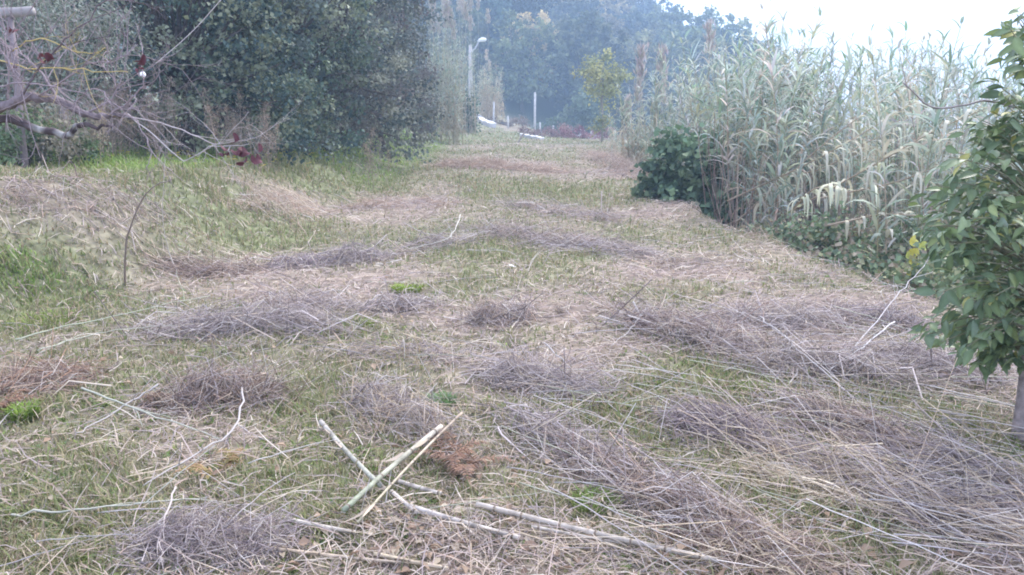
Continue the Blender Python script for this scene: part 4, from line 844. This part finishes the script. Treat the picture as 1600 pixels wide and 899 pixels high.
def crown_edge(py): return np.interp(py, [0, 60, 120, 170, 190, 240, 300, 360, 400, 440, 500, 520, 560, 585], [1575, 1562, 1572, 1550, 1530, 1490, 1455, 1445, 1450, 1470, 1455, 1440, 1515, 1590])
twigs = []
nt_ = 0
while nt_ < 232:
    py = R.uniform(180, 570) if nt_ < 203 else R.uniform(0, 190); e = crown_edge(py); px = e - 4 + (1660 - e) * R.random() ** 1.25
    if nt_ >= 203: px = R.uniform(e, 1660)
    d = d0 + R.normal(0, .26) - .05
    tip = vpt(px, py, d) - C0
    base = np.array([0, 0, min(max(tip[2] * .75 + .1, .45), 2.4)]); base = base + (tip - base) * .12
    dirv = tip - base; nt_ += 1
    tube(brmb, sm([base, (base + tip) / 2 + [0, 0, .05], tip], 6), np.linspace(.006, .002, 6), (.22, .22, .14), 3, cap=False)
    for _ in range(R.integers(6, 11)):
        q_ = R.uniform(.6, 1.03); pos = base + dirv * q_ + R.normal(0, .025, 3) + [0, 0, .03 * (1 - q_)]
        spots.append((pos, unit(dirv * np.array([1, 1, .4])) ))
brmb.build('twigs', M_BARK, cit)
order = sorted(range(len(spots)), key=lambda i_: spots[i_][0][1])            # the side towards the path first
extra = MB()
for r_, i_ in enumerate(order):
    pos, dv = spots[i_]; az = math.atan2(dv[1], dv[0]) - math.pi / 2 + R.normal(0, .9)
    vi = int(R.choice(5, p=[.32, .26, .26, .12, .04])); rot = (R.normal(-.35, .45), R.normal(0, .5), az); s_ = R.uniform(.55, 1.08)
    if r_ < 300:
        o = link('leaf', CG[vi], cit); o.location = Vector(pos); o.rotation_euler = rot; o.scale = (s_,) * 3
    else:
        me = CG[vi]; nv = len(me.vertices); v = np.empty(nv * 3, np.float32); me.vertices.foreach_get('co', v); cl = np.empty(nv * 4, np.float32); me.color_attributes['Col'].data.foreach_get('color', cl)
        from mathutils import Euler
        m3 = np.array(Euler(rot).to_matrix()) * s_; v = v.reshape(-1, 3) @ m3.T + pos
        extra.add(v, cl.reshape(-1, 4)[:, :3], [[a_ * 3 + b_, a_ * 3 + b_ + 1, a_ * 3 + b_ + 4, a_ * 3 + b_ + 3] for a_ in range(6) for b_ in range(2)])
if extra.n: ex = extra.build('foliage', M_CITRUS, cit); ex['kind'] = 'stuff'
# ------------------------------------------------------------------ far end of the field: lamp, fence, wall
lp = on(-4.0, 80); mb = MB()
lamp = thing('street_lamp', lp, 'concrete street lamp post with curved arm above the field end', 'street lamp')
zt = at_d(735, 84, 80).z - lp.z
mb = MB(); tube(mb, [[0, 0, -.3], [0, 0, zt * .5], [.0, 0, zt + .8]], [.26, .22, .17], (.50, .47, .44), 8); mb.build('pole', M_CONC, lamp)
mb = MB(); tube(mb, sm([[0, 0, zt], [.5, 0, zt + .55], [.75, 0, zt + 1.0], [.95, 0, zt + 1.2]], 8), .06, (.5, .5, .52), 6); armo = mb.build('arm', M_METAL, lamp)
mb = MB(); tube(mb, [[.7, 0, zt + 1.12], [.85, 0, zt + 1.22], [1.15, 0, zt + 1.3], [1.45, 0, zt + 1.28], [1.55, 0, zt + 1.24]], [.06, .16, .22, .18, .05], (.82, .82, .80), 8); mb.build('lamp_head', M_METAL, armo)
mb = MB(); tube(mb, [[-.3, 0, zt - .5], [.4, 0, zt - .55]], .05, (.35, .33, .33), 5); mb.build('bracket', M_METAL, lamp)
def wallpiece(pts, hgt, thick, lab, name='retaining_wall', cat='wall'):
    o0 = np.array(on(*pts[0])); root = thing(name, o0, lab, cat); mb = MB(); mc = MB()
    t = np.linspace(0, len(pts) - 1, 18); xx = np.interp(t, range(len(pts)), [p[0] for p in pts]); yy = np.interp(t, range(len(pts)), [p[1] for p in pts]); zz = H(xx, yy) + R.normal(0, .04, 18)
    d = unit(np.stack([np.gradient(xx), np.gradient(yy)], 1)); nrm = np.stack([-d[:, 1], d[:, 0]], 1) * thick / 2
    def prism(m_, z0, z1, wd, col):
        nn = nrm * wd; v = []
        for i_ in range(18):
            for s_, z_ in ((-1, z0), (1, z0), (1, z1), (-1, z1)): v.append([xx[i_] + s_ * nn[i_, 0] - o0[0], yy[i_] + s_ * nn[i_, 1] - o0[1], zz[i_] + z_ - o0[2]])
        q_ = [[i_ * 4 + j, i_ * 4 + (j + 1) % 4, i_ * 4 + 4 + (j + 1) % 4, i_ * 4 + 4 + j] for i_ in range(17) for j in range(4)] + [[0, 1, 2, 3], [68, 71, 70, 69]]
        m_.add(v, col, q_)
    prism(mb, -.3, hgt, 1.0, [.50, .48, .46]); mb.build('wall_body', M_CONC, root, False)
    prism(mc, hgt + .002, hgt + .09, 1.15, [.56, .55, .53]); mc.build('coping', M_CONC, root, False)
wallpiece([(-3.2, 74), (-2.4, 69), (-1.5, 65)], .26, .5, 'whitish concrete wall sloping down beside the road end')
wallpiece([(.7, 56.5), (1.5, 55), (2.0, 54)], .10, .3, 'short lower concrete kerb wall past the leaning stick')
wallpiece([(3.8, 60), (6.5, 60.5), (8.5, 61)], .18, .3, 'low pale concrete wall at the far end of the field')
def post(px, d, py_top, r_, lab, name='fence_post'):
    p = tpos(px, d); zt = at_d(px, py_top, d).z - p.z; root = thing(name, p, lab, 'post', 'fence posts at the field end')
    mb = MB(); tube(mb, [[0, 0, -.2], [0, 0, zt * .5], [R.normal(0, .03), 0, zt]], [r_, r_ * .95, r_ * .85], (.50, .49, .47), 6); mb.build('shaft', M_CONC, root)
    mb = MB(); tube(mb, [[0, 0, zt], [0, 0, zt + .05]], [r_ * .95, r_ * .3], (.55, .54, .52), 6); mb.build('post_cap', M_CONC, root)
post(835, 68, 145, .10, 'tall pale pole standing behind the low walls', 'tall_pole')
FPL = 'slim concrete fence post at the field end'
for px, d, top in ((772, 70, 160), (794, 68, 182), (843, 70, 192), (863, 70, 197), (884, 70, 200), (905, 69, 203), (922, 68, 205), (960, 66, 206)): post(px, d, top, .08, FPL)
post(981, 45, 160, .05, 'slim pale stake beside the low dry reed clump')
post(958, 46, 205, .05, 'short stake next to the slender tree')
a0 = at(808, 224); mb = MB(); tube(mb, sm([[0, 0, -.1], [.25, 0, .35], [.55, .05, .72]], 6), [.05, .05, .045, .045, .04, .035], (.3, .25, .22), 6, .1); o = mb.build('leaning_stick', M_BARK); o.location = a0; tag(o, 'dark stick leaning out of the grass at the field crest', 'stick')
# reddish scrub beyond the crest
for q_, (px, d, lab, pal) in enumerate(((860, 60, 'reddish dry scrub behind the fence posts', [[.24, .15, .14], [.3, .2, .17]]), (910, 58, 'wine red scrub in front of the low pale wall', [[.25, .12, .13], [.3, .18, .16]]), (785, 72, 'brownish scrub below the dry yellow reeds', [[.22, .17, .14], [.27, .22, .18]]), (990, 50, 'dry brown scrub beside the slim stake', [[.3, .23, .18], [.34, .28, .22]]))):
    tree('dry_scrub', tpos(px, d), [((a_ * 1.3, 0, .25 + .1 * R.random()), .9, .8, .4) for a_ in (-1.3, -.4, .5, 1.3)], 2200, .16, pal, .3, .03, lab, 'scrub', clump=.2, m=M_FAR, aspect=.25)
tree('green_mound', tpos(905, 80), [((0, 0, 1.2), 2.6, 1.5, 1.6), ((1.8, 0, .8), 1.8, 1.5, 1.1), ((-2.4, 0, .6), 1.6, 1.4, .9), ((.8, 0, 2.6), 1.6, 1.3, 1.6)], 4000, .3, [[.11, .15, .09], [.14, .18, .11], [.09, .13, .08]], 1.0, .1, 'creeper covered green mound behind the fence posts', 'shrub', clump=.4, m=M_FAR)
tree('green_mound', tpos(945, 84), [((0, 0, 2.0), 2.2, 1.5, 2.6), ((1.0, 0, 3.6), 1.5, 1.3, 1.6), ((-.6, 0, 4.6), 1.2, 1.2, 1.4)], 4000, .3, [[.11, .14, .09], [.15, .17, .11], [.09, .12, .08]], 2.0, .1, 'tall creeper draped tree behind the slender yellow tree', 'tree', clump=.4, m=M_FAR)

# ------------------------------------------------------------------ wooded hillside
KINDS = [('dark_tree', [[.065, .10, .075], [.09, .13, .08], [.05, .08, .07]], 'dark green broadleaf tree on the hazy wooded hillside'),
         ('olive_green_tree', [[.12, .14, .07], [.16, .17, .085], [.10, .115, .07]], 'olive green rounded tree on the hazy wooded hillside'),
         ('brown_tree', [[.17, .14, .115], [.21, .17, .14], [.14, .115, .095]], 'mauve brown bare looking tree on the hazy wooded hillside'),
         ('golden_tree', [[.27, .22, .11], [.33, .27, .14], [.2, .17, .09]], 'golden brown autumn tree on the hazy wooded hillside')]
HT = []
for nm, pal, lab in KINDS:
    for v_ in range(2):
        root = tree(nm, (0, 0, -80), puffs(10, 3.8, 30, .2), 5000, .44, pal, 4, .2, lab, group=nm.replace('_', ' ') + 's of the wooded hillside', clump=.26, lpc=30, shell=.8, m=M_FAR, aspect=.45)
        HT.append([root, False])
def put_tree(i, p, s, rz, tint, reg):
    r = HT[i]
    if not r[1]: r[1] = True; o = r[0]; o.location = p; o.rotation_euler[2] = rz; o.scale = s; tint_all(o, tint)
    else: o = copy_tree(r[0], p, rz, s, tint)
    o['label'] = KINDS[i // 2][2].replace('on the hazy', reg + ' the hazy'); o['group'] = KINDS[i // 2][0].replace('_', ' ') + 's ' + reg + ' the hillside'
pts = []
tries = 0
while len(pts) < 235 and tries < 20000:
    tries += 1; y_ = 97 + 135 * R.random() ** 1.1; x_ = R.uniform(-.16, .30) * y_
    if any((x_ - a) ** 2 + (y_ - b) ** 2 < (5.0 + .013 * y_) ** 2 for a, b in pts): continue
    pts.append((x_, y_))
for q_, (x_, y_) in enumerate(pts):
    kd = R.choice(4, p=[.46, .32, .13, .09]); i = int(kd * 2 + R.integers(0, 2)); s_ = R.uniform(.75, 1.25) * (1.0 if y_ < 120 else 1.1); tv = R.uniform(.55, 1.75)
    if x_ / y_ > .26: s_ *= .8
    reg = 'at the foot of' if y_ < 120 else 'on the crest of' if y_ > 180 else 'half way up'
    put_tree(i, (x_, y_, float(H(x_, y_)) - .3), (s_ * R.uniform(.9, 1.15), s_ * R.uniform(.9, 1.15), s_), R.uniform(0, 6.3), (tv * R.uniform(.92, 1.08), tv, tv * R.uniform(.92, 1.08)), reg)
for r in HT:
    if not r[1]:
        for c_ in list(r[0].children): bpy.data.objects.remove(c_)
        bpy.data.objects.remove(r[0])

# ------------------------------------------------------------------ haze
mh = bpy.data.materials.new('haze_air'); mh.use_nodes = True; t_ = mh.node_tree; t_.nodes.clear()
ho = t_.nodes.new('ShaderNodeOutputMaterial'); pv = t_.nodes.new('ShaderNodeVolumePrincipled')
pv.inputs['Color'].default_value = (.50, .72, 1.0, 1); pv.inputs['Density'].default_value = .0027; pv.inputs['Anisotropy'].default_value = .25
t_.links.new(pv.outputs[0], ho.inputs['Volume'])
zmin = float(Z.min()) - 1.0; zmax = float(Z.max()) + 16
mb = MB(); W_ = 540
v = [[sx * W_, 6 + sy * W_, z_] for z_ in (zmin, zmax) for sx, sy in ((-1, -1), (1, -1), (1, 1), (-1, 1))]
mb.add(v, [.8, .8, .8], [[0, 3, 2, 1], [4, 5, 6, 7], [0, 1, 5, 4], [1, 2, 6, 5], [2, 3, 7, 6], [3, 0, 4, 7]])
hz = mb.build('haze', mh, smooth=False); tag(hz, 'pale blue autumn haze thickening towards the wooded hillside', 'haze', kind='stuff')
print('tris', sum(sum(len(p.vertices) - 2 for p in m.polygons) if len(m.polygons) < 100 else len(m.loops) - 2 * len(m.polygons) for m in bpy.data.meshes), 'objs', len(SC.objects))
